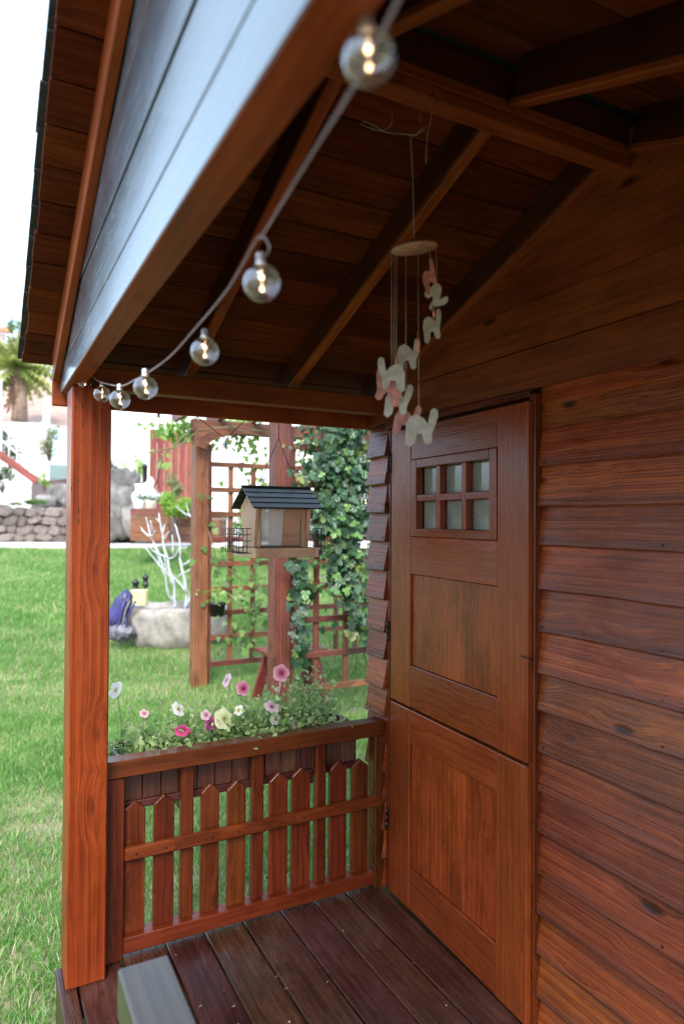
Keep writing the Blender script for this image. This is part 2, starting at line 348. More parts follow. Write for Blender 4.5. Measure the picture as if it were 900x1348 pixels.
P.inputs['Base Color'].default_value = (.8, .8, .8, 1); P.inputs['Roughness'].default_value = .3
tr = ns.new('ShaderNodeBsdfTransparent'); mx = ns.new('ShaderNodeMixShader'); mx.inputs[0].default_value = .4
ls.new(tr.outputs[0], mx.inputs[1]); ls.new(P.outputs[0], mx.inputs[2]); ls.new(mx.outputs[0], ns['Material Output'].inputs[0])

# ================================================================== GROUND
def ground_material():
    m, nt, ns, ls, P = newmat('lawn soil and thatch')
    tc = ns.new('ShaderNodeTexCoord'); n = ns.new('ShaderNodeTexNoise'); n.inputs['Scale'].default_value = 1.3; n.inputs['Detail'].default_value = 8; n.inputs['Roughness'].default_value = .7
    ls.new(tc.outputs['Object'], n.inputs['Vector'])
    r = ramp(ns, [(.3, (.07, .09, .035)), (.5, (.19, .17, .09)), (.68, (.38, .30, .20))]); ls.new(n.outputs['Fac'], r.inputs[0])
    n2 = ns.new('ShaderNodeTexNoise'); n2.inputs['Scale'].default_value = 60; n2.inputs['Detail'].default_value = 4; ls.new(tc.outputs['Object'], n2.inputs['Vector'])
    c = mixc(ns, ls, .7, r.outputs[0], n2.outputs['Fac'], 'OVERLAY')
    ls.new(c, P.inputs['Base Color']); P.inputs['Roughness'].default_value = .95
    b = ns.new('ShaderNodeBump'); b.inputs['Strength'].default_value = .6; b.inputs['Distance'].default_value = .02; ls.new(n2.outputs['Fac'], b.inputs['Height']); ls.new(b.outputs[0], P.inputs['Normal'])
    return m
V = []; F = []
ds = [-400, -60, -20, -8, -3, 0, 2, 4, 5, 6, 8, 10, 12, 13.3, 17, 40, 120, 600]; ss = [-400, -120, -40, -15, -6, -2, 0, 2, 6, 15, 40, 120, 400]
for d in ds:
    for s in ss:
        p = Vector((CP.x, CP.y, 0))+FH*d+RH*s; V.append((p.x, p.y, -.25 if d < 4 else min(.68, -.25+.1*(d-4))))
for i in range(len(ds)-1):
    for j in range(len(ss)-1): a = i*len(ss)+j; F.append((a, a+1, a+len(ss)+1, a+len(ss)))
tag(link('ground', mesh('ground', V, F), None, ground_material()), kind='structure')

def grass():
    Vs = []; Ts = []; Rs = []
    def patch(n, dmin, dmax, pw, umin, umax, h, wd, seg):
        u = rng.uniform(umin, umax, n*2); q = rng.uniform(0, 1, n*2)
        D = (dmin**pw+q*(dmax**pw-dmin**pw))**(1/pw)
        x = CP.x+FH.x*D+RH.x*D*(u-450)/899; y = CP.y+FH.y*D+RH.y*D*(u-450)/899
        ok = ~((x > -1.075) & (y < .03) & (y > -2.2)); x = x[ok][:n]; y = y[ok][:n]; D = D[ok][:n]; n = len(x)
        z = np.where(D < 4, -.25, -.25+.1*(D-4))
        # patchy: shorter, yellower blades in places
        f = .45+.35*np.sin(x*2.1+np.sin(y*1.7)*2)*np.cos(y*2.6+np.sin(x*1.3)*1.5)+.3*np.sin(x*7.3+np.sin(y*5.1)*2)*np.cos(y*8.1+np.sin(x*6.3))+.15*np.sin(x*23+y*9)*np.cos(y*19-x*5)+rng.normal(0, .2, n)
        keep = rng.uniform(0, 1, n) > .8*np.clip((f-.62)/.3, 0, 1)*np.clip((4.6-D)/1.2, 0, 1)
        x, y, z, D, f = x[keep], y[keep], z[keep], D[keep], f[keep]; n = len(x)
        hh = h*rng.uniform(.6, 1.35, n)*(1-.35*np.clip(f, 0, 1)); ww = wd*rng.uniform(.6, 1.3, n)
        a = rng.uniform(0, 2*PI, n); b = rng.uniform(0, 2*PI, n); ln = hh*rng.uniform(.2, 1.1, n)
        dx, dy = np.cos(a)*ww, np.sin(a)*ww; lx, ly = np.cos(b)*ln, np.sin(b)*ln
        if seg == 2:
            P = [np.stack([x-dx, y-dy, z], 1), np.stack([x+dx, y+dy, z], 1), np.stack([x-dx*.7+lx*.35, y-dy*.7+ly*.35, z+hh*.6], 1),
                 np.stack([x+dx*.7+lx*.35, y+dy*.7+ly*.35, z+hh*.6], 1), np.stack([x+lx, y+ly, z+hh*.95], 1)]
            t = np.array([[0, 1, 3], [0, 3, 2], [2, 3, 4]]); kk = 5
        else:
            P = [np.stack([x-dx, y-dy, z], 1), np.stack([x+dx, y+dy, z], 1), np.stack([x+lx*.7, y+ly*.7, z+hh], 1)]; t = np.array([[0, 1, 2]]); kk = 3
        v = np.stack(P, 1).reshape(-1, 3); base = sum(len(q) for q in Vs)
        T = (t[None]+(np.arange(n)*kk)[:, None, None]).reshape(-1, 3)+base
        r = np.clip(rng.uniform(0, .55, n)+np.clip(f, 0, 1.2)*.42+(rng.uniform(0, 1, n) < .09+.2*np.clip((3.4-D)/1.5, 0, 1))*.6, 0, 1)
        Vs.append(v); Ts.append(T); Rs.append(np.repeat(r, kk))
    patch(110000, 1.6, 5, 1.6, -260, 620, .045, .0021, 2)
    patch(110000, 4, 8, 1.6, -200, 560, .05, .0034, 1)
    patch(120000, 7.5, 13.3, 1.5, -200, 560, .06, .006, 1)
    me = fastmesh('grass', np.concatenate(Vs), np.concatenate(Ts), np.concatenate(Rs))
    g = link('grass', me, None, leafmat('grass blades', (.055, .19, .03), (.19, .385, .075), (.55, .52, .30), .5, .4))
    tag(g, 'thick green garden lawn with yellowing thatch around the playhouse', 'grass', kind='stuff')
grass()

# ================================================================== PLAYHOUSE
house = thing('playhouse', 'small stained timber playhouse with open porch, dutch door and gabled roof', 'playhouse', (0, 0, 0))
SL = .37; AY = -1.026; AZ = 2.10; ang = math.atan(SL); cs, sn = math.cos(ang), math.sin(ang)
nails = []
# deck: boards run towards the house front, gaps between
xs = [-1.07, -1.02, -.893, -.763, -.643, -.518, -.39, -.267, -.146, -.02]
for i in range(len(xs)-1):
    bx('deck_board', house, W_DECK, xs[i]+.003, xs[i+1]-.003, -2.15+random.uniform(-.003, .003), .032+random.uniform(-.003, .003), -.03, 0+random.uniform(-.0015, .0015), 'y', .003)
    if i: nails += [((xs[i]+k*(xs[i+1]-xs[i]), y, .001), (0, 0, 1)) for k in (.22, .45, .78) for y in (.0, -1.05)]
for y in (-2.1, -1.4, -.7, -.02): bx('deck_joist', house, W_BOX, -1.05, -.02, y-.02, y+.02, -.12, -.033, 'x')
bx('skirt_board', house, W_DECK, -1.066, -1.045, -2.14, .02, -.24, -.032, 'y')
bx('skirt_board', house, W_DECK, -1.04, -.02, .004, .022, -.12, -.034, 'x')
# posts
bx('post', house, W_POST, -1.052, -.948, -.085, .04, .001, 1.646, 'z', .004)
bx('post', house, W_POST, -1.052, -.948, -2.09, -1.965, .001, 1.646, 'z', .004)
# wall core (the plane behind the cladding), side and back walls
bx('wall_core', house, W_BOX, .03, .06, -2.15, .10, -.2, 1.70, 'z')
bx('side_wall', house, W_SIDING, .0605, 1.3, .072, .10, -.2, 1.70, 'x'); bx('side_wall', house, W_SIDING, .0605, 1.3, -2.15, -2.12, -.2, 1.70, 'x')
bx('back_wall', house, W_SIDING, 1.301, 1.33, -2.15, .10, -.2, 1.70, 'y')

def siding(name, y0, y1, z0, z1, jit=.0015, tilt=.014, th=.013, x=.0, mat=W_SIDING, slant=0.):
    """lapped board on the door wall: thin at the top, its butt standing proud; bottom edge wavers"""
    n = max(2, int(abs(y1-y0)/.08)); L = y0-y1; sd_ = random.random()*50
    V = []; F = []
    for i in range(n+1):
        u = -L/2+L*i/n; jb = jit*2*noise.noise(Vector((u*7, sd_, 0))); jx = jit*1.5*noise.noise(Vector((u*5, sd_, 9)))
        h = z1-z0; us = slant if i == n else 0
        V += [(u, -h/2+jb, tilt+jx), (u+us*.0, -h/2+jb+.004, tilt+.0035+jx), (u-us, h/2+.012, .002), (u-us, h/2+.012, -.006), (u, -h/2+jb, tilt-th)]
    for i in range(n):
        a = i*5
        for k in range(5): F.append((a+k, a+(k+1) % 5, a+5+(k+1) % 5, a+5+k))
    F.append((0, 1, 2, 3, 4)[::-1]); F.append(tuple(n*5+k for k in range(5)))
    # local X = -Y (towards camera), local Y = Z up, local Z = -X (out of the wall)
    m = Matrix(((0, 0, -1, x), (-1, 0, 0, (y0+y1)/2), (0, 1, 0, (z0+z1)/2), (0, 0, 0, 1)))
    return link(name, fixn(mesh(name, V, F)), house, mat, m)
zl = [-.02, .082, .1926, .2905, .392, .4936, .5965, .6957, .8026, .8965, 1.0, 1.1076, 1.2192, 1.3165, 1.418, 1.519]
for i in range(len(zl)-1):
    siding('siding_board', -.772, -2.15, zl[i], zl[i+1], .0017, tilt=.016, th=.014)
    nails += [((-.0165, -.79+random.uniform(-.004, .004), zl[i]+.014+random.uniform(-.003, .003)), (-1, 0, 0)), ((-.0165, -1.13, zl[i]+.013), (-1, 0, 0))]
    if i % 3 == 1: nails += [((-.016, -.92, zl[i]+.018), (-1, 0, 0))]
for i, z in enumerate((.0, .1, .2, .3, .4, .5, .592, .689, .792, .888, .9995, 1.101, 1.205, 1.3045, 1.4066, 1.5042)):
    zz = z+.1 if i < 15 else z+.1
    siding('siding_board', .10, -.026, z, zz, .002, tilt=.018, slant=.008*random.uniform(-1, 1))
    if i > 5: nails += [((-.019, -.012, z+.014), (-1, 0, 0)), ((-.019, .066, z+.014), (-1, 0, 0))]
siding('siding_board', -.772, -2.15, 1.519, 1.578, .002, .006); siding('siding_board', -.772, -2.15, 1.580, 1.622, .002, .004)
def gboard(z0, z1, x=0, t=.014, nx=-1, name='gable_board', mat=W_SIDING, sh=0.0, zr=AZ):
    """board in a gable plane, its ends cut to the roof slope"""
    def half(z): return max(.002, (zr-z)/SL)
    h0, h1 = min(half(z0), 1.128), min(half(z1), 1.128)
    pts = [(-h0, z0), (h0, z0), (h1, z1), (-h1, z1)]
    return prism(name, house, mat, pts, Vector((x, AY, 0)), (0, -1, 0), (0, 0, 1), t, .0008)
# upper wall, behind and above the door
for z0, z1, dx in ((1.6235, 1.7285, 0), (1.731, 1.848, -.006), (1.8495, 1.978, 0), (1.9795, 2.15, .002)):
    gboard(z0, z1, .004+dx, .016, mat=W_UPPER, zr=AZ+.085)
gboard(1.60, 2.16, .031, .02, name='wall_core', mat=W_BOX, zr=AZ+.085)
# door surround
bx('door_trim', house, W_RAIL, -.028, .028, -.771, -.748, .002, 1.607, 'z')
bx('door_trim', house, W_RAIL, -.006, .028, -.043, -.028, .002, 1.597, 'z')
bx('door_head', house, W_RAIL, -.022, .028, -.747, -.030, 1.6, 1.6215, 'y')
bx('door_threshold', house, W_BOX, -.004, .05, -.747, -.044, .001, .006, 'y')
bx('door_frame_back', house, BLACK, .0305, .032, -.747, -.045, .01, 1.6, 'z')

# the door: two leaves hung at the far side, standing slightly ajar
da = math.radians(2.4)
dm = Matrix(((-math.sin(da), 0, -math.cos(da), -.008), (-math.cos(da), 0, math.sin(da), -.048), (0, 1, 0, 0), (0, 0, 0, 1)))   # local x along the leaf, y up, z out
def dpart(name, parent, mat, x0, x1, z0, z1, d0, d1, grain='z', bevel=.002):
    c = Vector(((x0+x1)/2, (z0+z1)/2, (d0+d1)/2))
    if grain == 'z': me = boxmesh(z1-z0, x1-x0, d1-d0, bevel); loc = Matrix(((0, -1, 0, c.x), (1, 0, 0, c.y), (0, 0, 1, c.z), (0, 0, 0, 1)))
    else: me = boxmesh(x1-x0, z1-z0, d1-d0, bevel); loc = Matrix.Translation(c)
    if me.materials and me.materials[0] is not mat: me = me.copy(); me.materials.clear()
    return link(name, me, parent, mat, dm @ loc)
up_ = dpart('door_leaf', house, W_DOOR, .011, .712, .668, 1.2295, -.026, -.014, 'z'); up_['label'] = 'upper half of the dutch door with a six pane window'
lo_ = dpart('door_leaf', house, W_DOOR, .009, .712, .008, .655, -.026, -.014, 'z'); lo_['label'] = 'lower half of the dutch door with a single panel'
for leaf, za, zb in ((up_, .666, 1.588), (lo_, .006, .6575)):
    dpart('stile', leaf, W_DOOR, .010, .138, za, zb, -.0135, .0035, 'z', .003); dpart('stile', leaf, W_DOOR, .590, .7125, za, zb, -.0135, .004, 'z', .003)
    dpart('edge_strip', leaf, W_RAIL, .7005, .7115, za+.002, zb-.002, -.05, -.0265, 'z', .001)
for z0, z1 in ((1.480, 1.5875), (1.104, 1.2275), (.667, .803)): dpart('rail', up_, W_DOOR, .1395, .5885, z0, z1, -.0135, .002, 'x', .002)
for z0, z1 in ((.007, .143), (.549, .657)): dpart('rail', lo_, W_DOOR, .1395, .5885, z0, z1, -.0135, .002, 'x', .002)
dpart('door_panel', up_, W_PANEL, .141, .587, .8045, 1.1025, -.0135, -.006, 'z', .001)
dpart('door_panel', lo_, W_PANEL, .141, .587, .1445, .5475, -.0135, -.006, 'z', .001)
wf = []
for x0, x1, z0, z1, g in ((.1405, .176, 1.2285, 1.479, 'z'), (.556, .5875, 1.2285, 1.479, 'z'), (.1765, .5555, 1.451, 1.479, 'x'), (.1765, .5555, 1.2285, 1.254, 'x')):
    dpart('window_frame', up_, W_DOOR, x0, x1, z0, z1, -.022, .006, g, .002)
for x0, x1 in ((.288, .310), (.423, .445)): dpart('muntin', up_, W_DOOR, x0, x1, 1.2545, 1.4505, -.02, .003, 'z', .002)
for x0, x1 in ((.177, .2875), (.3105, .4225), (.4455, .555)):
    dpart('muntin', up_, W_DOOR, x0, x1, 1.342, 1.364, -.02, .003, 'x', .002)
    for z0, z1 in ((1.2548, 1.3415), (1.3645, 1.4502)): dpart('pane', up_, PANE, x0, x1, z0, z1, -.030, -.026, 'x', .0005)
dpart('door_leaf_edge', up_, W_DOOR, .1405, .5875, 1.23, 1.478, -.036, -.0325, 'x', .0005)
# hinges
for z in (1.48, .895, .25): 
    for k in range(3): tube('hinge', house, WIREB, [(-.016, -.046, z-.035+k*.024), (-.016, -.046, z-.013+k*.024)], .005, 8)
tube('door_hook', house, WIREB, [(-.035, -.735, .935), (-.048, -.742, .936), (-.047, -.768, .936), (-.034, -.772, .932)], .0016, 5)

# side railing
rail = bx('railing', house, W_RAIL, -.945, -.012, -.030, .032, .530, .580, 'x', .004)
rail['label'] = 'low side railing with pointed pickets between post and wall'
def rb(name, x0, x1, y0, y1, z0, z1, g, b=.003): return bx(name, rail, W_RAIL, x0, x1, y0, y1, z0, z1, g, b)
rb('bottom_rail', -.889, -.048, -.022, .030, .016, .062, 'x'); rb('middle_rail', -.889, -.012, -.024, -.0025, .283, .322, 'x', .005)
rb('end_stile', -.9465, -.890, -.022, .026, .001, .529, 'z'); rb('stile', -.0475, -.012, -.022, .026, .001, .529, 'z')
for x0, x1 in ((-.720, -.681), (-.491, -.452), (-.265, -.2285)): rb('upright', x0, x1, -.002, .026, .0625, .529, 'z')
for x0, x1 in ((-.886, -.826), (-.801, -.740), (-.657, -.599), (-.572, -.512), (-.431, -.368), (-.351, -.286), (-.211, -.148), (-.127, -.064)):
    w_ = (x1-x0)/2; zt = .452+random.uniform(-.006, .006); cx_ = (x0+x1)/2
    # grain along local X = up
    prism('picket', rail, W_RAIL, [(.0625, -w_), (zt-.026, -w_), (zt, 0), (zt-.026, w_), (.0625, w_)], Vector((cx_, .0+random.uniform(-.001, .001), 0)), (0, 0, 1), (1, 0, 0), .018, .002)
    nails += [((cx_, -.0245, .302), (0, -1, 0))]
# near porch rail at the front, seen at the bottom edge of the photograph
nr = bx('front_rail', house, W_CAP, -1.05, -.962, -1.96, -.842, .420, .502, 'y', .004); nr['label'] = 'grey brown front rail ending in mid air of the entrance'
bx('rail_post', nr, W_CAP, -1.044, -.968, -.935, -.85, .001, .4195, 'z', .004)
bx('lower_rail', nr, W_CAP, -1.03, -.98, -1.96, -.936, .10, .15, 'y', .003)
for k in range(6): bx('front_picket', nr, W_RAIL, -1.015, -.995, -1.10-.15*k, -1.04-.15*k, .151, .419, 'z')
# front gable: lapped varnished boards over the entrance beam, both ends at the rake
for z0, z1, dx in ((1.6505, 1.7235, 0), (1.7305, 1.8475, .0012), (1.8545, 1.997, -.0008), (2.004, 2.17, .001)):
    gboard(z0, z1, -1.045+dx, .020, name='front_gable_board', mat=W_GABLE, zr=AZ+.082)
bx('entrance_beam', house, W_BEAM, -1.044, -1.020, -2.13, .09, 1.6512, 1.73, 'y', .003); bx('beam_soffit', house, W_BEAM, -1.0645, -1.0195, -2.13, .09, 1.6465, 1.6495, 'y', .001)
gboard(1.7305, 2.15, -1.028, .014, name='gable_backing', mat=W_CEIL, zr=AZ+.07)
# plates carrying the rafters, at both sides, and their fascias
for y in (0, 2*AY): 
    s = 1 if y == 0 else -1
    bx('wall_plate', house, W_BEAM, -1.0195, .003, y-.05, y, 1.648, 1.708, 'x', .003)
    fy = y+s*.13
    bx('fascia_board', house, W_BEAM, -1.085, 1.32, fy-.009, fy+.009, 1.617, 1.728, 'x', .003)
bx('wall_plate', house, W_BEAM, .063, 1.3, -.05, .0, 1.70, 1.74, 'x'); bx('wall_plate', house, W_BEAM, .063, 1.3, -2.052, -2.002, 1.70, 1.74, 'x')
# roof
bx('ridge_beam', house, W_SHADED, -1.03, 1.3, AY-.013, AY+.013, 2.112, 2.17, 'x', .003); bx('ridge_batten', house, W_BEAM, -1.02, 1.3, AY-.02, AY+.02, 2.056, 2.084, 'x', .003); bx('ridge_batten', house, W_BEAM, -1.02, 1.3, AY-.017, AY+.017, 2.0865, 2.1115, 'x', .003)
def slope_pt(s, along, off): # s=+1 side over the railing; along measured down the slope from the ridge line
    return Vector((0, AY+s*(along*cs+off*sn), AZ-along*sn+off*cs))
for s in (1, -1):
    for x, wd in ((-1.0585, .03), (-.703, .032), (-.355, .032), (-.018, .03), (.45, .03), (.9, .03)):
        if x == -1.0585: x = -1.076; 
        dz_ = .088; a = slope_pt(s, .03, dz_/2); b = slope_pt(s, 1.20, dz_/2); a.x = b.x = x
        a2 = slope_pt(s, .03, .0075); b2 = slope_pt(s, 1.20, .0075); a2.x = b2.x = x
        if x > -1:
            plank('rafter', house, W_SHADED, a+Vector((0, s*sn, cs))*.008, b+Vector((0, s*sn, cs))*.008, .024, dz_-.016, (1, 0, 0), .002); plank('rafter_lit_strip', house, W_BEAM, a2, b2, .028, .014, (1, 0, 0), .002)  # shaded sides and lit underside of one rafter, painted as two wood tones
        else: plank('rafter', house, W_BEAM, a, b, .02, dz_, (1, 0, 0), .002)
    for k in range(13):
        t0 = -.02+k*.1022; t1 = t0+.0985
        if k == 12: t1 = t0+.05
        m = slope_pt(s, (t0+t1)/2, .0955+random.uniform(-.0012, .0012)); dr = Vector((0, s*cs, -sn))
        a = m.copy(); b = m.copy(); a.x = -1.163+random.uniform(-.003, .003); b.x = 1.42
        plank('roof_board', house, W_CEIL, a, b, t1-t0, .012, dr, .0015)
    for k in range(12):      # shingle courses, each butt standing on the one below
        t0 = .0+k*.105; a = slope_pt(s, t0+.06, .111); b = a.copy(); dr = Vector((0, s*cs, -sn))
        tilt = Matrix.Rotation(0, 4, 'X')
        nsh = 16
        for j in range(nsh):
            x0 = -1.176+j*.163+(.08 if k % 2 else 0)-(.08 if (k % 2 and j == 0) else 0); x1 = -1.176+(j+1)*.163+(.08 if k % 2 else 0)-.004
            if x0 > 1.4: continue
            c = slope_pt(s, t0+.062+random.uniform(-.003, .003), .1135+random.uniform(0, .002)); nrm = Vector((0, s*sn, cs))
            d2 = (dr+nrm*.05).normalized(); a2 = c.copy(); b2 = c.copy(); a2.x = x0+random.uniform(-.004, .002); b2.x = x1
            plank('shingle', house, FELT, a2, b2, .124, .006, d2, .001)
plank('ridge_cap', house, FELT, (-1.178, AY+.05, AZ+.118), (1.42, AY+.05, AZ+.118), .12, .006, (0, cs, -sn)); plank('ridge_cap', house, FELT, (-1.178, AY-.05, AZ+.120), (1.42, AY-.05, AZ+.120), .12, .006, (0, cs, sn))
# nail heads, one part
V = []; F = []
for p, nn in nails:
    p = Vector(p); nn = Vector(nn); a = nn.orthogonal().normalized(); b = nn.cross(a); k0 = len(V)
    for k in range(6): V.append(p+(a*math.cos(k*PI/3)+b*math.sin(k*PI/3))*.0036+nn*.0012)
    V.append(p+nn*.002)
    for k in range(6): F.append((k0+k, k0+(k+1) % 6, k0+6))
tag(link('nail_heads', mesh('nails', V, F), house, NAIL), kind='stuff')
# little splits and nicks down the face of the near post, one part
V = []; F = []
for px_, py_, hh_ in ((101, 537, 5), (109, 535, 8), (109, 558, 7), (108, 582, 4), (104, 612, 5), (103, 633, 5), (94, 643, 5), (99, 658, 3), (104, 672, 12), (104, 686, 9), (112, 905, 4), (92, 1000, 5), (106, 800, 6), (132, 640, 3)):
    p = onY(px_, py_, -.0856); k0 = len(V); h_ = hh_*.0022*.5; w_ = .0014
    V += [(p.x, -.0856, p.z+h_), (p.x-w_, -.0857, p.z+h_*.2), (p.x-w_*.5, -.0856, p.z-h_*.9), (p.x+w_*.7, -.0857, p.z-h_*.4), (p.x+w_*.6, -.0856, p.z+h_*.5)]; F.append((k0, k0+1, k0+2, k0+3, k0+4))
tag(link('wood_nick', mesh('nicks', V, F), house, NAIL), kind='stuff')
# small bits of dry leaf and petal on the deck
V = []; F = []
for _ in range(26):
    x = random.uniform(-.85, -.03); y = random.uniform(-1.2, -.05); s_ = random.uniform(.0015, .005); a = random.random()*6; k0 = len(V)
    for j in range(3): V.append((x+s_*math.cos(a+j*2.1)*(1+.8*(j == 0)), y+s_*math.sin(a+j*2.1), .0025+.002*(j == 1)))
    F.append((k0, k0+1, k0+2))
tag(link('deck_debris', mesh('debris', V, F), None, simple('dry petals', (.28, .18, .12), .8, var=.4)), 'scattered flecks of dry petal and leaf on the porch deck', 'debris', kind='stuff')

# ================================================================== STRING LIGHTS
bulbs = {}
def bulb(parent, top, r, lean=(0, 0)):
    """clear globe bulb hanging from point top: socket, globe, filament"""
    top = Vector(top); mw = Matrix.Translation(top) @ Matrix.Rotation(lean[0], 4, 'X') @ Matrix.Rotation(lean[1], 4, 'Y')
    if r not in bulbs:
        prof = [(r*math.sin(a), -r*.75-r-r*math.cos(a)*-1) for a in [0.0]]
        P_ = []
        for k in range(13):
            a = .28+(PI-.28)*k/12; P_.append((max(1e-4, r*math.sin(a)), -r*.62-r+r*math.cos(a)))
        V, F = lathe_vf(P_, 28); g = fixn(mesh('bulb', V, F, True))
        V, F = lathe_vf([(1e-4, 0), (r*.22, -.001), (r*.28, -r*.12), (r*.28, -r*.55), (r*.33, -r*.6), (r*.33, -r*.72), (1e-4, -r*.74)], 14); s_ = fixn(mesh('socket', V, F, True))
        V, F = lathe_vf([(1e-4, -r*.9), (r*.012, -r*.95), (r*.012, -r*1.2), (r*.12, -r*1.28), (r*.12, -r*1.38), (r*.012, -r*1.46), (r*.012, -r*1.85), (r*.09, -r*1.92), (r*.07, -r*2.05), (1e-4, -r*2.08)], 10); f = fixn(mesh('filament', V, F, True))
        bulbs[r] = (g, s_, f)
    g, s_, f = bulbs[r]
    b = link('bulb', g, parent, GLASS, mw); link('socket', s_, b, METAL, mw); link('filament', f, b, GLOW, mw)
def twisted(name, parent, pts, rad, mat, n=8):
    """two flex strands twisted round each other, through pts (Catmull-Rom)"""
    P_ = [Vector(p) for p in pts]; P_ = [P_[0]*2-P_[1]]+P_+[P_[-1]*2-P_[-2]]; path = []
    for i in range(1, len(P_)-2):
        L = (P_[i+1]-P_[i]).length; st = max(4, int(L/.002))
        for k in range(st):
            t = k/st; a, b, c, d = P_[i-1:i+3]
            path.append(.5*((2*b)+(c-a)*t+(2*a-5*b+4*c-d)*t*t+(3*b-a-3*c+d)*t**3))
    path.append(P_[-2]); lists = []
    for ph in (0, PI):
        q = []; L = 0
        for i, p in enumerate(path):
            if i: L += (p-path[i-1]).length
            d = (path[min(i+1, len(path)-1)]-path[max(i-1, 0)]).normalized(); s = d.cross(Vector((0, 0, 1))).normalized(); t = d.cross(s)
            a = ph+L*2*PI/.015; q.append(p+(s*math.cos(a)+t*math.sin(a))*rad*1.5)
        lists.append((q, rad))
    return tubes(name, parent, mat, lists, 5, pts[0])
sl1 = thing('string_lights', 'string of large clear globe bulbs swagging from post top towards the viewer', 'string lights', (-1.015, -.064, 1.66))
tops = [(483-6, 30, .50), (346, 334, .755), (260, 436, 1.0), (193, 492, 1.18), (156, 513, 1.4), (134, 508, 1.7), (113, 493, 1.92)]
knots_ = [(524, 0, .43), (466, 112, .50), (415, 195, .60), (346, 308, .755), (336, 318, .77), (300, 380, .86), (258, 431, 1.0), (225, 468, 1.1), (197, 489, 1.18), (176, 501, 1.3), (158, 508, 1.4), (134, 503, 1.7), (124, 497, 1.78), (112, 485, 1.85), (104, 492, 1.9)]
w0 = at(545, -60, .40); w1 = at(600, -190, .38)
twisted('cable', sl1, [w1, w0]+[at(*k) for k in knots_], .00075, CABLE)
tube('cable_stub', sl1, CABLE, [at(340, 311, .765), at(350, 314, .757), at(355, 325, .755), at(352, 336, .755)], .0013, 5)
for (cxp, cyp, dd, rr) in ((483, 76, .50, .0205), (343, 372, .755, .0208), (270, 463, 1.0, .0208), (191, 510, 1.18, .0205), (158, 526, 1.4, .0205), (135, 519, 1.7, .0205), (112, 503, 1.86, .0195)):
    c = at(cxp, cyp, dd); bulb(sl1, c+Vector((0, 0, rr*1.62)), rr, (random.uniform(-.06, .06), random.uniform(-.06, .06)))
sl2 = thing('string_lights', 'second string of small globe bulbs on dark wire along the outer eave', 'string lights', (-.83, .15, 1.66))
pts2 = [onY(120, 480, .16), onY(150, 500, .16), onY(183, 520, .16), onY(209, 540, .16), onY(255, 545, .16), onY(297, 578, .16), onY(338, 538, .16), onY(400, 545, .16), onY(467, 546, .16), onY(480, 600, .16), onY(481, 648, .16)]
tubes('cable', sl2, WIREB, [([p for p in pts2[:9]], .0016), ([pts2[8], onY(475, 575, .16), onY(480, 640, .16)], .0012)], 5, pts2[0])
for px_, py_ in ((183, 527), (209, 556), (297, 594), (467, 558), (480.5, 660)):
    c = onY(px_, py_, .16); bulb(sl2, c+Vector((0, 0, .0185*1.6)), .0185, (random.uniform(-.1, .1), random.uniform(-.1, .1)))

# ================================================================== WIND CHIME
DC = 1.25
disc_c = at(545, 327, DC)
wc = thing('wind_chime', 'wind chime of pink and white shell elephants hanging from the porch ridge', 'wind chime', disc_c)
SHW = simple('white capiz shell', (.38, .35, .30), .4, var=.25, scale=60); SHP = simple('pink capiz shell', (.40, .15, .12), .45, var=.4, scale=90)
dm_ = Matrix.Translation(disc_c) @ Matrix.Rotation(math.radians(3), 4, 'X') @ Matrix.Rotation(math.radians(-9), 4, 'Y')
lathe('disc', wc, simple('pale shell disc', (.34, .19, .12), .5, var=.35, scale=70), [(1e-4, .002), (.0415, .002), (.043, 0), (.0415, -.002), (1e-4, -.002)], dm_, 32)
hookp = Vector((-.54, AY-.019, 2.075))
tube('hook', wc, WIREB, [Vector((-.54, AY-.022, 2.065))+Vector((.008*math.cos(a), 0, .008*math.sin(a)-.01)) for a in [k*.7-1.2 for k in range(8)]], .0012, 5)
tubes('hanging_line', wc, LINE, [([at(562, 165, DC), at(556, 172, DC), at(540, 181, DC), at(543, 230, DC), at(544, 280, DC), disc_c], .0006),
    ([at(553, 140, DC), at(552, 160, DC), at(555, 168, DC), at(548, 178, DC), at(520, 176, DC), at(490, 170, DC), at(474, 163, DC), at(480, 160, DC), at(505, 172, DC), at(515, 165, DC), at(516, 150, DC)], .0005),
    ([at(566, 120, DC), at(568, 150, DC), at(562, 180, DC), at(560, 215, DC)], .0004)], 4, disc_c)
EL = [(-.5, -.40), (-.38, -.5), (-.22, -.40), (-.14, -.16), (.02, -.18), (.06, -.44), (.16, -.5), (.27, -.44), (.30, -.2), (.42, .0), (.54, .24), (.56, .40), (.48, .50), (.37, .46), (.30, .28), (.22, .08), (.12, .24), (-.06, .38), (-.26, .34), (-.40, .14), (-.44, -.12)]
els = [(565, 366, .9, SHP, 40, .6, 20), (574, 390, 1.0, SHW, -60, .7, 40), (568, 430, 1.0, SHW, 20, .75, -10), (536, 468, 1.05, SHW, 10, .85, 0), (516, 494, 1.05, SHW, 10, -.95, 0),
       (512, 510, 1.1, SHP, 25, -1, 5), (523, 528, 1.05, SHW, 5, .95, 8), (534, 553, 1.0, SHP, 0, .95, 5), (553, 563, 1.2, SHW, 8, 1, -12)]
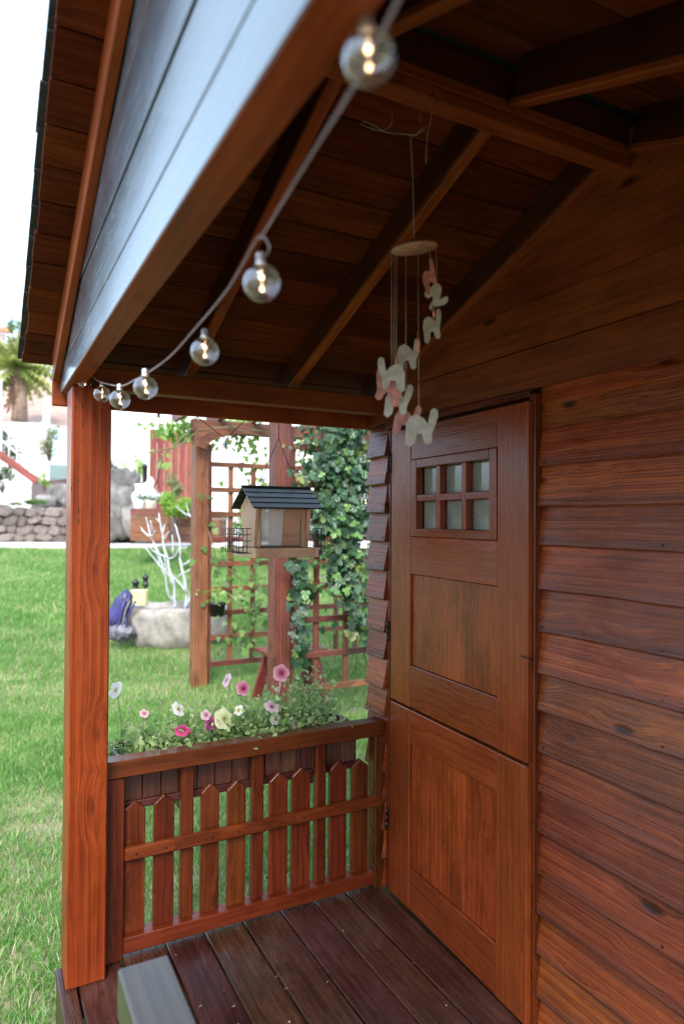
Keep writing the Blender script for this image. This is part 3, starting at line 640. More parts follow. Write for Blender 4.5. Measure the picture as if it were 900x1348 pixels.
for i, (u, v, sz, mt, rot, mir, yaw) in enumerate(els):
    d = DC-.02+.012*(i % 4); c = at(u, v, d); r_ = math.radians(rot); s_ = .047*sz
    s_ *= 1.15; pts = [((x*math.cos(r_)-y*math.sin(r_))*s_*mir, (x*math.sin(r_)+y*math.cos(r_))*s_) for x, y in EL]
    ya = math.radians(yaw); ax = Vector((math.cos(YAW+ya), -math.sin(YAW+ya), 0)); o = prism('elephant', wc, mt, pts, c, ax, (0, 0, 1), .0022, 0)
    o['label'] = 'pink shell elephant' if mt is SHP else 'white shell elephant'
LN = [(515, 335, 515, 490), (522, 337, 521, 505), (534, 338, 534, 540), (550, 336, 551, 560), (566, 331, 566, 360), (574, 327, 574, 380), (519, 340, 518, 495)]
tubes('chime_line', wc, LINE, [([at(a, b, DC), at(c, d, DC)], .00045) for a, b, c, d in LN], 4, disc_c)
for a, b, c, d in ((570, 403, 571, 418), (550, 436, 551, 464), (521, 463, 522, 483)): tube('stick', wc, COPPER, [at(a, b, DC-.01), at(c, d, DC-.01)], .0022, 8)

# ================================================================== BIRD FEEDER
fc = Vector((-.352, .155, 0))
bf = thing('bird_feeder', 'cedar bird feeder with black roof hanging from the eave', 'bird feeder', (fc.x, fc.y, 1.16))
X0, X1 = -.468, -.236; Y0, Y1 = .055, .255; ZE, ZR = 1.317, 1.388
def fb(name, par, mat, x0, x1, y0, y1, z0, z1, g='x', b=.0015): return bx(name, par, mat, x0, x1, y0, y1, z0, z1, g, b)
tr_ = fb('tray', bf, W_FEED, X0+.012, X1-.016, Y0+.006, Y1-.006, 1.162, 1.170)
fb('tray_side', tr_, W_FEED, X0+.01, X1-.014, Y0-.008, Y0+.0055, 1.152, 1.185); fb('tray_side', tr_, W_FEED, X0+.01, X1-.014, Y1-.0055, Y1+.008, 1.152, 1.185)
fb('tray_side', tr_, W_FEED, X0-.002, X0+.0095, Y0-.008, Y1+.008, 1.152, 1.185, 'y'); fb('tray_side', tr_, W_FEED, X1-.0135, X1-.002, Y0-.008, Y1+.008, 1.152, 1.185, 'y')
ym = (Y0+Y1)/2
for x in (X0+.012, X1-.030):
    prism('end_wall', bf, W_FEED, [(1.1855, -.055), (1.325, -.078), (ZR-.012, 0), (1.325, .078), (1.1855, .055)], Vector((x, ym, 0)), (0, 0, 1), (0, -1, 0), .012, .001)
for x0_, x1_ in ((X0+.0245, X0+.034), (X1-.046, X1-.0325)): fb('window_post', bf, W_FEED, x0_, x1_, Y0+.036, Y0+.046, 1.186, 1.318, 'z')
plank('window', bf, PERSPEX, (X0+.035, Y0+.046, 1.255), (X0+.118, Y0+.046, 1.255), .13, .003, (0, -.16, 1), .0005)
plank('front_panel', bf, W_FEED, (X0+.1185, Y0+.052, 1.255), (X1-.047, Y0+.052, 1.255), .135, .006, (0, -.16, 1), .0005)
plank('window', bf, PERSPEX, (X0+.035, Y1-.046, 1.255), (X1-.047, Y1-.046, 1.255), .13, .003, (0, .16, 1), .0005)
fb('divider', bf, W_FEED, X0+.14, X1-.047, ym-.004, ym+.004, 1.1705, 1.35, 'x'); fb('seed', bf, simple('bird seed', (.12, .09, .06), .9, var=.6, scale=300), X0+.035, X1-.05, Y0+.03, Y1-.03, 1.1705, 1.19)
for s in (-1, 1):
    e = Vector((0, s*(Y1-Y0)/2+s*.012, ZE-ZR)); L = e.length; eu = e.normalized(); nn = Vector((0, -eu.z*s, abs(eu.y)))
    for k in range(4):
        a = Vector((X0-.012, ym, ZR))+eu*(L*(k+.5)/4)+nn*.0035*(1-.3*k/4); b = a.copy(); b.x = X1+.012
        dd = (eu+nn*.06).normalized()
        plank('roof_slat', bf, BLACK, a, b, L/4+.006, .006, dd, .001)
fb('ridge_strip', bf, BLACK, X0-.014, X1+.014, ym-.008, ym+.008, ZR+.002, ZR+.010)
def cage(x, sgn):
    L_ = []; r = .0013; x1_ = x+sgn*.042
    for k in range(7):
        y = Y0+.03+k*.0233; L_.append(([(x1_, y, 1.168), (x1_, y, 1.25)], r)); L_.append(([(x, y, 1.168), (x1_, y, 1.168)], r))
    for z in (1.168, 1.188, 1.209, 1.229, 1.25):
        L_.append(([(x, Y0+.03, z), (x1_, Y0+.03, z)], r)); L_.append(([(x, Y0+.17, z), (x1_, Y0+.17, z)], r)); L_.append(([(x1_, Y0+.03, z), (x1_, Y0+.17, z)], r))
    for xx in (x+sgn*.014, x+sgn*.028):
        for y in (Y0+.03, Y0+.17): L_.append(([(xx, y, 1.168), (xx, y, 1.25)], r))
        L_.append(([(xx, Y0+.03, 1.168), (xx, Y0+.17, 1.168)], r))
    tubes('suet_cage', bf, WIREB, L_, 4, (x, Y0, 1.2))
cage(X0-.003, -1); cage(X1-.004, 1)
hk = onY(367, 549, .141)
tube('hanger_hook', bf, METAL, [hk+Vector((.010*math.cos(a), 0, .014*math.sin(a))) for a in [-1.2+k*.6 for k in range(9)]], .0014, 5)
apx = hk+Vector((0, 0, -.075))
tubes('hanger_wire', bf, WIREB, [([hk+Vector((0, 0, -.012)), apx], .0014), ([apx, (X0+.045, ym, ZR+.004)], .0016), ([apx, (X1-.035, ym, ZR+.004)], .0016)], 5, apx)
tube('screw_eye', bf, METAL, [(X0+.011, ym, 1.355), (X0+.006, ym, 1.35), (X0+.006, ym, 1.338)], .002, 5)

# ================================================================== FLOWER BOX AND PETUNIAS
fbx = thing('flower_box', 'long dark wooden flower box fixed outside the porch railing', 'planter', (-.49, .13, .41))
nb = 14
for y in (.045, .212):
    for k in range(nb):
        x0_ = -.885+k*(.79/nb); bx('slat', fbx, W_BOX, x0_+.0012, x0_+.79/nb-.0012, y-.006, y+.006, .435, .548+random.uniform(-.002, .002), 'z', .0015)
    bx('ledge', fbx, W_BOX, -.892, -.088, y-.016, y+.012, .412, .4345, 'x', .003); bx('box_rim', fbx, W_BOX, -.892, -.088, y-.012, y+.012, .549, .562, 'x', .003)
bx('box_end', fbx, W_CAP, -.897, -.886, .052, .205, .412, .560, 'y'); bx('box_end', fbx, W_BOX, -.094, -.083, .052, .205, .412, .560, 'y')
bx('box_bottom', fbx, W_BOX, -.885, -.095, .058, .2, .415, .43, 'x'); bx('soil', fbx, SOIL, -.885, -.095, .0525, .2045, .431, .535, 'x')
bx('bracket', fbx, W_BOX, -.72, -.69, .0335, .2, .385, .411, 'y'); bx('bracket', fbx, W_BOX, -.27, -.24, .0335, .2, .385, .411, 'y')

LEAF_T = {'oval': ([(0, 0, 0), (-.28, .3, .06), (-.3, .65, .03), (0, 1, -.08), (.3, .65, .03), (.28, .3, .06), (0, .5, -.02)], [(0, 6, 1), (1, 6, 2), (2, 6, 3), (3, 6, 4), (4, 6, 5), (5, 6, 0)]),
          'ivy': ([(0, .1, 0), (-.34, 0, .04), (-.55, .35, -.05), (-.26, .45, .04), (-.36, .78, -.02), (0, 1.1, -.1), (.36, .78, -.02), (.26, .45, .04), (.55, .35, -.05), (.34, 0, .04)],
                  [(0, 1, 2), (0, 2, 3), (0, 3, 5), (3, 4, 5), (0, 5, 7), (5, 6, 7), (0, 7, 8), (0, 8, 9)])}
def leaves_mesh(name, C_, Nrm, Dwn, size, kind='oval'):
    """many leaves in one mesh: centres, facing normals, tip directions, sizes"""
    tv, tf = LEAF_T[kind]; tv = np.array(tv); tf = np.array(tf); n = len(C_)
    Nrm = Nrm/np.linalg.norm(Nrm, axis=1, keepdims=True); Dwn = Dwn-(Dwn*Nrm).sum(1, keepdims=True)*Nrm; Dwn /= np.linalg.norm(Dwn, axis=1, keepdims=True)+1e-9
    Sd = np.cross(Dwn, Nrm); size = np.asarray(size)[:, None, None]
    v = C_[:, None]+size*(tv[None, :, 0, None]*Sd[:, None]+tv[None, :, 1, None]*Dwn[:, None]+tv[None, :, 2, None]*Nrm[:, None])
    t = (tf[None]+(np.arange(n)*len(tv))[:, None, None]).reshape(-1, 3)
    return fastmesh(name, v.reshape(-1, 3), t, np.repeat(rng.uniform(0, 1, n), len(tv)))
def rv(n, s=1.): return rng.normal(0, s, (n, 3))
PETL = leafmat('petunia leaves', (.14, .26, .07), (.32, .44, .16), (.50, .58, .30), .5, .45)
STEM = simple('green stem', (.16, .26, .06), .6)
def petal_mat(name, edge, mid, centre):
    m, nt, ns, ls, P = newmat(name); tc = ns.new('ShaderNodeTexCoord'); L = nd(ns, 'ShaderNodeVectorMath', operation='LENGTH'); ls.new(tc.outputs['Object'], L.inputs[0])
    r = ramp(ns, [(.002, centre), (.008, mid), (.017, edge)]); e = r.color_ramp.elements
    sc_ = math_(ns, ls, 'MULTIPLY', L.outputs['Value'], 30); r.color_ramp.elements[0].position = .1; r.color_ramp.elements[1].position = .35; r.color_ramp.elements[2].position = .7
    ls.new(sc_, r.inputs[0]); ls.new(r.outputs[0], P.inputs['Base Color']); P.inputs['Roughness'].default_value = .6
    tr = ns.new('ShaderNodeBsdfTranslucent'); ls.new(r.outputs[0], tr.inputs[0]); mx = ns.new('ShaderNodeMixShader'); mx.inputs[0].default_value = .4
    ls.new(P.outputs[0], mx.inputs[1]); ls.new(tr.outputs[0], mx.inputs[2]); ls.new(mx.outputs[0], ns['Material Output'].inputs[0]); return m
FM = {'pink': petal_mat('pink petal', (.80, .38, .45), (.62, .14, .26), (.35, .04, .10)), 'white': petal_mat('white petal', (.85, .84, .82), (.82, .80, .72), (.70, .60, .15)),
      'cream': petal_mat('cream petal', (.80, .80, .50), (.72, .74, .35), (.45, .5, .12)), 'magenta': petal_mat('magenta petal', (.60, .06, .22), (.50, .03, .16), (.25, .01, .06)),
      'purple': petal_mat('purple petal', (.45, .12, .28), (.33, .06, .18), (.15, .02, .08)), 'pale': petal_mat('pale pink petal', (.82, .62, .68), (.78, .5, .58), (.55, .25, .3))}
def flower_mesh():
    V = [(0, 0, -.55)]; F = []; n = 20
    for ring, (r, z) in enumerate(((.16, -.1), (.55, .06), (1., .0))):
        for k in range(n):
            a = 2*PI*k/n; lob = 1 if ring < 2 else (.86+.16*abs(math.cos(a*2.5))+random.uniform(-.02, .02))
            V.append((r*lob*math.cos(a), r*lob*math.sin(a), z+(.10*math.sin(a*5+1)+random.uniform(-.11, .09)-.08 if ring == 2 else 0)-(.03*math.cos(a*5) if ring == 1 else 0)))
    for k in range(n): F.append((0, 1+k, 1+(k+1) % n))
    for q in range(2):
        for k in range(n): a = 1+q*n+k; b = 1+q*n+(k+1) % n; F.append((a, b, b+n, a+n))
    return V, F
flowers = [(370, 886, 'pink', 12, (-.3, -.9, .3)), (368, 905, 'pale', 8, (.5, -.7, .2)), (320, 906, 'pink', 10, (0, -1, .35)), (298, 895, 'pale', 10, (-.9, -.3, .5)), (152, 908, 'white', 11, (-.5, -.7, .4)),
           (235, 933, 'white', 10, (.2, -.8, .6)), (240, 961, 'magenta', 10, (0, -.8, .7)), (277, 952, 'purple', 9, (-.3, -1, .3)), (271, 941, 'pale', 7, (.2, -.8, .5)), (295, 946, 'cream', 14, (0, -.9, .5)),
           (358, 930, 'pale', 11, (.3, -.7, .6)), (363, 946, 'white', 9, (0, -1, .2)), (390, 954, 'pale', 9, (-.1, -.8, .5)), (415, 955, 'magenta', 9, (.1, -1, .3)), (336, 973, 'pale', 8, (.0, -.6, .8)), (190, 939, 'pale', 6, (.4, -.6, .5)),
           (403, 915, 'white', 6, (.6, -.5, .2)), (314, 935, 'white', 7, (-.4, -.7, .4))]
plants = []
for i, (xa, xb, tall, lab) in enumerate(((-.88, -.72, .13, 'wispy petunia at the post end of the flower box with a white bloom'), (-.72, -.56, .15, 'petunia with white and magenta blooms second from the post'),
        (-.56, -.42, .16, 'petunia with purple and large cream blooms in the middle of the box'), (-.42, -.29, .16, 'petunia with upright pink blooms under the bird feeder'), (-.29, -.17, .22, 'bushiest petunia with pale and magenta blooms at the wall end'))):
    xc = (xa+xb)/2; t = thing('petunia', lab, 'petunia', (xc, .125, .535), group='petunias in the flower box')
    n = (520, 620, 680, 900, 900)[i]; q = rng.uniform(0, 1, n)
    C_ = np.stack([rng.normal(xc, (xb-xa)*.42, n), rng.normal(.115, .05, n), .54+tall*q**1.4*rng.uniform(.4, 1, n)], 1)
    C_ = C_-np.array([xc, .125, .535])
    me = leaves_mesh('foliage', C_, rv(n)+np.array([0, -.6, .8]), rv(n)+np.array([0, 0, -.1]), rng.uniform(.009, .027, n))
    tag(link('foliage', me, t, PETL, Matrix.Translation((xc, .125, .535))), kind='stuff'); plants.append((t, xa, xb, xc))
    st = []
    for k in range(26):
        b0 = Vector((random.uniform(xa, xb), random.uniform(.08, .17), .53)); tp = b0+Vector((random.uniform(-.06, .06), random.uniform(-.05, .04), random.uniform(.03, tall)))
        st.append(([b0, (b0+tp)/2+Vector((random.uniform(-.01, .01), 0, .008)), tp], [.0014, .0012, .0007]))
    for u, v, c, rr, d in flowers:
        p = onY(u, v, .06 if v > 925 else .11)
        if not (xa <= p.x < xb or (i == 0 and p.x < xa) or (i == 4 and p.x >= xb)): continue
        V, F = flower_mesh(); rw = rr/899*2.3*1.0; me = mesh('flower', [Vector(x)*rw for x in V], F, True)
        o = link('flower', me, t, FM[c], Matrix.Translation(p) @ (Vector(d)+Vector((random.uniform(-.45, .45), random.uniform(-.1, .3), random.uniform(-.35, .3)))).to_track_quat('Z', 'Y').to_matrix().to_4x4()); o['label'] = c+' petunia bloom'
        bs = Vector((p.x+random.uniform(-.03, .03), .12, .545)); dn = Vector(d).normalized()
        st.append(([bs, (bs+p)/2+Vector((.01, .01, .0)), p-dn*rw*.5], [.0015, .0014, .0018]))
    tubes('stem', t, STEM, st, 4, (xc, .125, .535))
# ================================================================== PERGOLA WITH TRELLIS PANELS
PY1, PY2 = 3.439, 2.199
pg = thing('pergola', 'reddish timber garden pergola with square lattice panels and vines', 'pergola', (.7, 2.8, gz(.7, 2.8)))
def gpost(x, y, w_=.12):
    g = gz(x, y)-.02; p = bx('post', pg, W_TREL, x-w_/2, x+w_/2, y-w_/2, y+w_/2, g, 1.99, 'z', .005)
    bx('corner_strip', p, W_TREL, x+w_/2+.001, x+w_/2+.028, y-.03, y+.03, g+.05, 1.9, 'z', .003); return p
for x, y in ((.317, PY1), (.51, PY2), (2.2, PY1), (2.2, PY2)): gpost(x, y)
for y in (PY1, PY2): bx('beam', pg, W_TREL, .24, 2.6, y-.04, y+.04, 1.992, 2.10, 'x', .004)
for k in range(9): bx('crossbeam', pg, W_TREL, .15+k*.3, .19+k*.3, PY2-.35, PY1+.3, 2.103, 2.17, 'y', .003)
# arched brace between the left post and the beam
arc = [(.24+.44-.44*math.cos(PI/2*k/10), 1.86+.19*math.sin(PI/2*k/10)) for k in range(11)]+[(.24+.44-.36*math.cos(PI/2*k/10), 1.84+.14*math.sin(PI/2*k/10)) for k in range(10, -1, -1)]
prism('arched_brace', pg, W_TREL, arc, Vector((0, PY1-.115, 0)), (1, 0, 0), (0, 0, 1), .05, .002)
def lattice(y, xsv, zsv, w_=.042):
    x0, x1, z0, z1 = xsv[0], xsv[-1], min(zsv), max(zsv)
    for x in xsv: bx('lattice_upright', pg, W_TREL, x-w_/2, x+w_/2, y-.011, y+.007, z0-.02, z1+.02, 'z', .002)
    for z in zsv: bx('lattice_slat', pg, W_TREL, x0, x1, y-.0295, y-.0115, z-w_/2, z+w_/2, 'x', .002)
lattice(PY1, [.395, .579, .78, .98, 1.18, 1.38, 1.58, 1.78, 1.98, 2.13], [.086, .303, .506, .702, .911, 1.113, 1.322, 1.525, 1.735])
lattice(PY2, [.60, .785, 1.017, 1.235, 1.44, 1.66, 1.88, 2.12], [.124, .355, .596, .822, 1.058, 1.306, 1.521, 1.78])

# ivy on the front panel
IVY = leafmat('dark ivy leaf', (.014, .045, .018), (.038, .10, .042), (.20, .26, .06), .4, .25)
IVYO = leafmat('ivy leaf single', (.016, .05, .02), (.045, .12, .05), (.14, .28, .06), .4, .2, True)
MIDG = leafmat('mid green leaf', (.06, .14, .03), (.13, .25, .06), (.22, .34, .10), .5, .4)
LIME = leafmat('bright vine leaf', (.10, .24, .03), (.22, .38, .06), (.35, .5, .12), .4, .45)
def scatter_px(n, polys, y0, y1):
    """points on the trellis plane inside pixel boxes (u0,v0,u1,v1,weight)"""
    wt = np.array([p[4] for p in polys], float); wt /= wt.sum(); out = []
    for k in rng.choice(len(polys), n, p=wt):
        u0, v0, u1, v1, _ = polys[k]; u = rng.normal((u0+u1)/2, (u1-u0)/3.3); v = rng.uniform(v0, v1); p = onY(u, v, rng.uniform(y0, y1)); out.append(p)
    return np.array([tuple(p) for p in out])
iv = thing('ivy', 'dense dark green ivy hanging over the front lattice panel beside the wall', 'ivy', (.75, 2.12, -.1))
base = np.array([.75, 2.12, -.1])
dens = [(410, 556, 505, 640, 4.5), (415, 600, 488, 700, 6), (428, 660, 480, 780, 3.5), (385, 740, 405, 870, 1.0), (380, 700, 400, 780, .5), (440, 730, 475, 775, 1.0), (430, 790, 500, 830, .3), (460, 780, 495, 850, .25)]
C_ = scatter_px(1900, dens, 1.98, 2.17)-base
tag(link('foliage', leaves_mesh('ivy', C_, rv(1900, .6)+np.array([-.4, -1, .5]), rv(1900, .4)+np.array([0, 0, -1]), rng.uniform(.022, .072, 1900), 'ivy'), iv, IVY, Matrix.Translation(base)), kind='stuff')
C2 = scatter_px(170, dens, 1.93, 1.99)
tv, tf = LEAF_T['ivy']; lm = [mesh('ivy_leaf', [Vector(v)*s_ for v in tv], tf) for s_ in (.045, .055, .065)]
for c in C2:
    nrm = Vector(rng.normal(0, .45, 3))+Vector((-.4, -1, .5)); z = nrm.normalized(); y = (Vector((0, 0, -1))+Vector(rng.normal(0, .35, 3))); x = y.cross(z).normalized(); y = z.cross(x)
    m = Matrix.Identity(4)
    for i in range(3): m[i][0] = x[i]; m[i][1] = y[i]; m[i][2] = z[i]; m[i][3] = c[i]
    link('leaf', random.choice(lm), iv, IVYO, m)
st = []
for k in range(16):
    u = random.uniform(390, 485); pts = [onY(u+random.uniform(-14, 14), v, 2.15) for v in range(560, random.choice((700, 820, 900)), 30)]; st.append((pts, .004))
tubes('vine_stem', iv, simple('vine bark', (.10, .07, .05), .9), st, 4, base)['kind'] = 'stuff'
# bright vine over the top of the pergola and creeping on the rear panel
bv = thing('climbing_vine', 'bright green climbing vine trailing over the pergola top and rear lattice', 'vine', (.8, 3.3, 1.9)); base = np.array([.8, 3.3, 1.9])
Ca = scatter_px(700, [(262, 548, 345, 566, 1.2), (235, 552, 262, 580, .5), (205, 556, 262, 574, 1.3), (262, 560, 340, 590, 1.1), (318, 575, 350, 680, 1), (205, 585, 225, 620, .12), (390, 556, 520, 600, 5), (300, 630, 345, 690, .25), (470, 580, 500, 680, 1)], 3.42, 3.75)
Cb = scatter_px(150, [(272, 700, 350, 760, 1), (280, 750, 350, 850, 1.4), (310, 760, 352, 860, 1.6), (262, 640, 285, 740, .5), (385, 560, 490, 900, 1.2)], 3.25, 3.42)
for Cx, mt_, nm_ in ((Ca, LIME, 'foliage'), (Cb, MIDG, 'foliage')):
    Cx = Cx-base; n = len(Cx)
    tag(link(nm_, leaves_mesh('vine', Cx, rv(n, .6)+np.array([-.2, -1, .7]), rv(n, .4)+np.array([0, 0, -1]), rng.uniform(.03, .07, n), 'ivy'), bv, mt_, Matrix.Translation(base)), kind='stuff')
st = []
for p in ([(195, 596), (235, 588), (262, 566), (300, 562), (345, 575)], [(350, 760), (320, 765), (285, 735), (275, 700)], [(205, 640), (215, 600), (250, 566)], [(345, 810), (318, 800), (300, 780)], [(425, 600), (400, 575), (370, 572), (300, 560)], [(480, 820), (420, 770), (350, 730)]):
    st.append(([onY(u, v, 3.3+random.uniform(-.1, .05)) for u, v in p], .005))
tubes('vine_stem', bv, simple('green vine stem', (.16, .15, .07), .8), st, 4, base)['kind'] = 'stuff'
# hanging pot on the rear panel
hp = onY(286, 803, PY1-.12); pot = thing('hanging_pot', 'small black plastic pot hung on the rear lattice', 'pot', hp)
lathe('pot_wall', pot, BLACK, [(1e-4, -.05), (.052, -.05), (.068, .048), (.074, .048), (.074, .06), (.066, .06), (.058, .03), (1e-4, .03)], Matrix.Translation(hp), 18)
n = 60; C_ = rng.normal(0, .045, (n, 3))*np.array([1, 1, 1.3])+np.array([0, 0, .1])
tag(link('foliage', leaves_mesh('potleaf', C_, rv(n)+np.array([0, -.6, .8]), rv(n), rng.uniform(.02, .045, n)), pot, LIME, Matrix.Translation(hp)), kind='stuff')
tube('pot_hook', pot, WIREB, [hp+Vector((0, .07, .05)), hp+Vector((0, .10, .09)), hp+Vector((0, .12, .06))], .003, 5)
# red garden table behind the right post
bt = thing('garden_bench', 'dark red wooden picnic bench with splayed legs under the pergola', 'bench', (.70, 2.75, gz(.7, 2.75))); g0 = gz(.7, 2.75)
RED = wood('red stained bench', (.10, .022, .014), (.17, .042, .026), (.24, .07, .045), .45, var=.15)
for k in range(3): bx('seat_board', bt, RED, .60, 1.08, 2.60+k*.10, 2.69+k*.10, g0+.40, g0+.43, 'x', .003)
for x in (.68, 1.0):
    for s in (-1, 1): plank('leg', bt, RED, (x, 2.745+s*.06, g0+.395), (x-.07*(1 if x < 1 else -1), 2.745+s*.17, g0), .07, .03, (1, 0, 0), .003)
    bx('leg_brace', bt, RED, x-.02, x+.02, 2.62, 2.87, g0+.16, g0+.21, 'y')

# ================================================================== LAWN THINGS
# hollow stone trough
pc = ground(236, 852); pc.z = gz(pc.x, pc.y)
tgc = at(236, 830, 6.95)
tro = thing('stone_trough', 'rough pale stone planter trough on the lawn beyond the post', 'stone planter', (tgc.x, tgc.y, gz(tgc.x, tgc.y)))
V = []; F = []; n = 44; prof = [(1e-3, 0), (.86, -.02), (.97, .12), (1.02, .32), (1.0, .40), (.93, .43), (.80, .42), (.74, .36), (.70, .27), (1e-3, .26)]
for i, (r, z) in enumerate(prof):
    for k in range(n):
        a = 2*PI*k/n; cx_, cy_ = math.copysign(abs(math.cos(a))**.65, math.cos(a)), math.copysign(abs(math.sin(a))**.65, math.sin(a))
        q = Vector((cx_*.50*r, cy_*.36*r, z*.92)); nz = noise.noise(q*5+Vector((3, 1, 0)))*.055+noise.noise(q*14)*.022+noise.noise(q*34)*.008
        q += Vector((cx_, cy_, .4)).normalized()*nz*(1 if 0 < i < 9 else 0); V.append(q)
for i in range(len(prof)-1):
    for k in range(n): F.append((i*n+k, i*n+(k+1) % n, (i+1)*n+(k+1) % n, (i+1)*n+k))
tm = Matrix.Translation((tgc.x, tgc.y, gz(tgc.x, tgc.y)-.03)) @ Matrix.Rotation(-YAW+.25, 4, 'Z')
link('trough_body', fixn(mesh('trough', V, F, True)), tro, STONE, tm)
lathe('soil', tro, SOIL, [(1e-4, .30), (.26, .30)], tm, 20)
# white bare branches standing in it
wtc = Vector((tgc.x, tgc.y, tgc.z)); bt2 = thing('bare_branch', 'white painted bare branches standing in the stone trough', 'branches', (tgc.x, tgc.y, gz(tgc.x, tgc.y)+.28))
BR = [[(470,700),(462,560),(440,500),(400,460),(350,400),(300,340)], [(462,560),(440,480),(420,400),(400,300),(385,200),(375,150)], [(520,705),(530,590),(500,550),(440,490)],
 [(530,590),(510,480),(495,400),(490,290),(465,210)], [(400,460),(370,360),(330,280),(305,170)], [(330,280),(290,250),(275,225)], [(330,280),(355,245)], [(460,640),(430,610),(415,500),(405,380)],
 [(510,440),(560,405),(600,370)], [(480,500),(560,455),(610,440)], [(400,300),(435,250)], [(455,390),(450,270)], [(430,400),(460,395),(490,350),(530,340)], [(420,400),(350,360),(310,320)], [(600,240),(540,150),(530,90)], [(560,170),(500,140),(470,110)],
 [(525,690),(590,500),(610,400),(600,240)], [(385,200),(360,180)], [(415,500),(380,440),(355,330)], [(330,280),(318,210)], [(340,250),(328,190)], [(395,260),(412,210)]]
def br_pt(x, y, D): return at(120+x/4.215, 640+y/4.215, D)
lst = []
for b in BR:
    D0 = 6.92+random.uniform(-.02, .02); dr = random.uniform(-.05, .05); n_ = len(b)
    w0 = .017 if b[0][1] > 540 else .010
    pts = []
    for i, (x, y) in enumerate(b):
        pts.append(br_pt(x, y, D0+dr*i))
    fine = []; 
    for i in range(len(pts)-1):
        for q in range(3): fine.append(pts[i].lerp(pts[i+1], q/3)+Vector((random.uniform(-1, 1), random.uniform(-1, 1), random.uniform(-1, 1)))*.006)
    fine.append(pts[-1]); lst.append((fine, [w0*(1-.65*k/(len(fine)-1)) for k in range(len(fine))]))
tubes('branches', bt2, simple('whitewashed bark', (.50, .53, .54), .7, var=.15, scale=30), lst, 6, (tgc.x, tgc.y, gz(tgc.x, tgc.y)+.28))
# yellow card, lights, bag
yc = at(185.5, 784, 6.72); yb = thing('seed_box', 'small pale yellow box standing on the rim of the stone trough', 'box', (yc.x, yc.y, yc.z-.085))
YEL = simple('pale yellow plastic', (.75, .68, .28), .5, var=.1)
yz = yc.z-.085; 
prism('box_body', yb, YEL, [(-.07, 0), (.07, 0), (.078, yc.z-yz+.06), (-.078, yc.z-yz+.06)], Vector((yc.x, yc.y, yz)), RH, (0, 0, 1), .09, .004)
prism('box_window', yb, WHITEP, [(-.03, yc.z-yz-.03), (.03, yc.z-yz-.03), (.03, yc.z-yz+.03), (-.03, yc.z-yz+.03)], Vector((yc.x, yc.y, yz))-FH*.002, RH, (0, 0, 1), .0015)
def solar(u, vb, vt, D, lab):
    p = at(u, vb, D); z0 = gz(p.x, p.y); zt = at(u, vt, D).z; h = zt-z0
    t = thing('path_light', lab, 'path light', (p.x, p.y, z0), group='black path lights on the lawn'); r = .036
    lathe('stake', t, BLACK, [(1e-4, 0), (.012, 0), (.012, h-.14), (1e-4, h-.14)], Matrix.Translation((p.x, p.y, z0)), 8)
    lathe('lantern', t, BLACK, [(1e-4, h-.14), (r, h-.14), (r, h-.11), (r*.8, h-.105), (r*.8, h-.05), (r*1.1, h-.045), (r*1.1, h-.03), (r*.5, h-.012), (r*.4, h), (1e-4, h)], Matrix.Translation((p.x, p.y, z0)), 14)
solar(178.5, 792, 762, 7.2, 'black solar path light with pointed cap nearer to the blue bag'); solar(191.5, 786, 756, 8.0, 'black solar path light beyond the yellow box, farther from the bag')
bgp = at(157, 815, 6.6); z0 = gz(bgp.x, bgp.y)
bag = thing('backpack', 'crumpled purple blue backpack lying on the lawn beside the stone trough', 'bag', (bgp.x, bgp.y, z0))
BLUE = simple('purple blue nylon', (.04, .035, .15), .45, var=.45, scale=9); GREY = simple('grey nylon', (.13, .13, .16), .6, var=.6, scale=14)
def blob(name, par, mat, c, sx, sy, sz, rot, seed, fold=.18):
    bm = bmesh.new(); bmesh.ops.create_icosphere(bm, subdivisions=4, radius=1); o = Vector((seed, seed*2, 0))
    for v in bm.verts:
        p = v.co; k = 1+.15*noise.noise(p*1.4+o)+fold*abs(noise.noise(Vector((p.x*4.5, p.y*4.5, p.z*1.3))+o))+.04*noise.noise(p*8+o)
        v.co = Vector((p.x*sx, p.y*sy, p.z*sz))*k
    me = bpy.data.meshes.new(name); bm.to_mesh(me); bm.free(); me.polygons.foreach_set('use_smooth', [True]*len(me.polygons))
    return link(name, me, par, mat, Matrix.Translation(c) @ rot)
tilt = Matrix.Rotation(-YAW, 4, 'Z') @ Matrix.Rotation(.45, 4, 'Y')
blob('bag_body', bag, BLUE, at(156, 806, 6.6), .075, .07, .20, tilt, 3, .5); blob('bag_side', bag, GREY, at(160, 832, 6.58), .12, .09, .08, Matrix.Rotation(-YAW, 4, 'Z'), 5, .5)
for k in range(3):
    pts = [at(150+k*6+q*4+math.sin(q*1.2+k)*2, 835-q*11, 6.52) for q in range(5)]; tube('strap', bag, BLUE if k != 1 else GREY, pts, .012, 6)

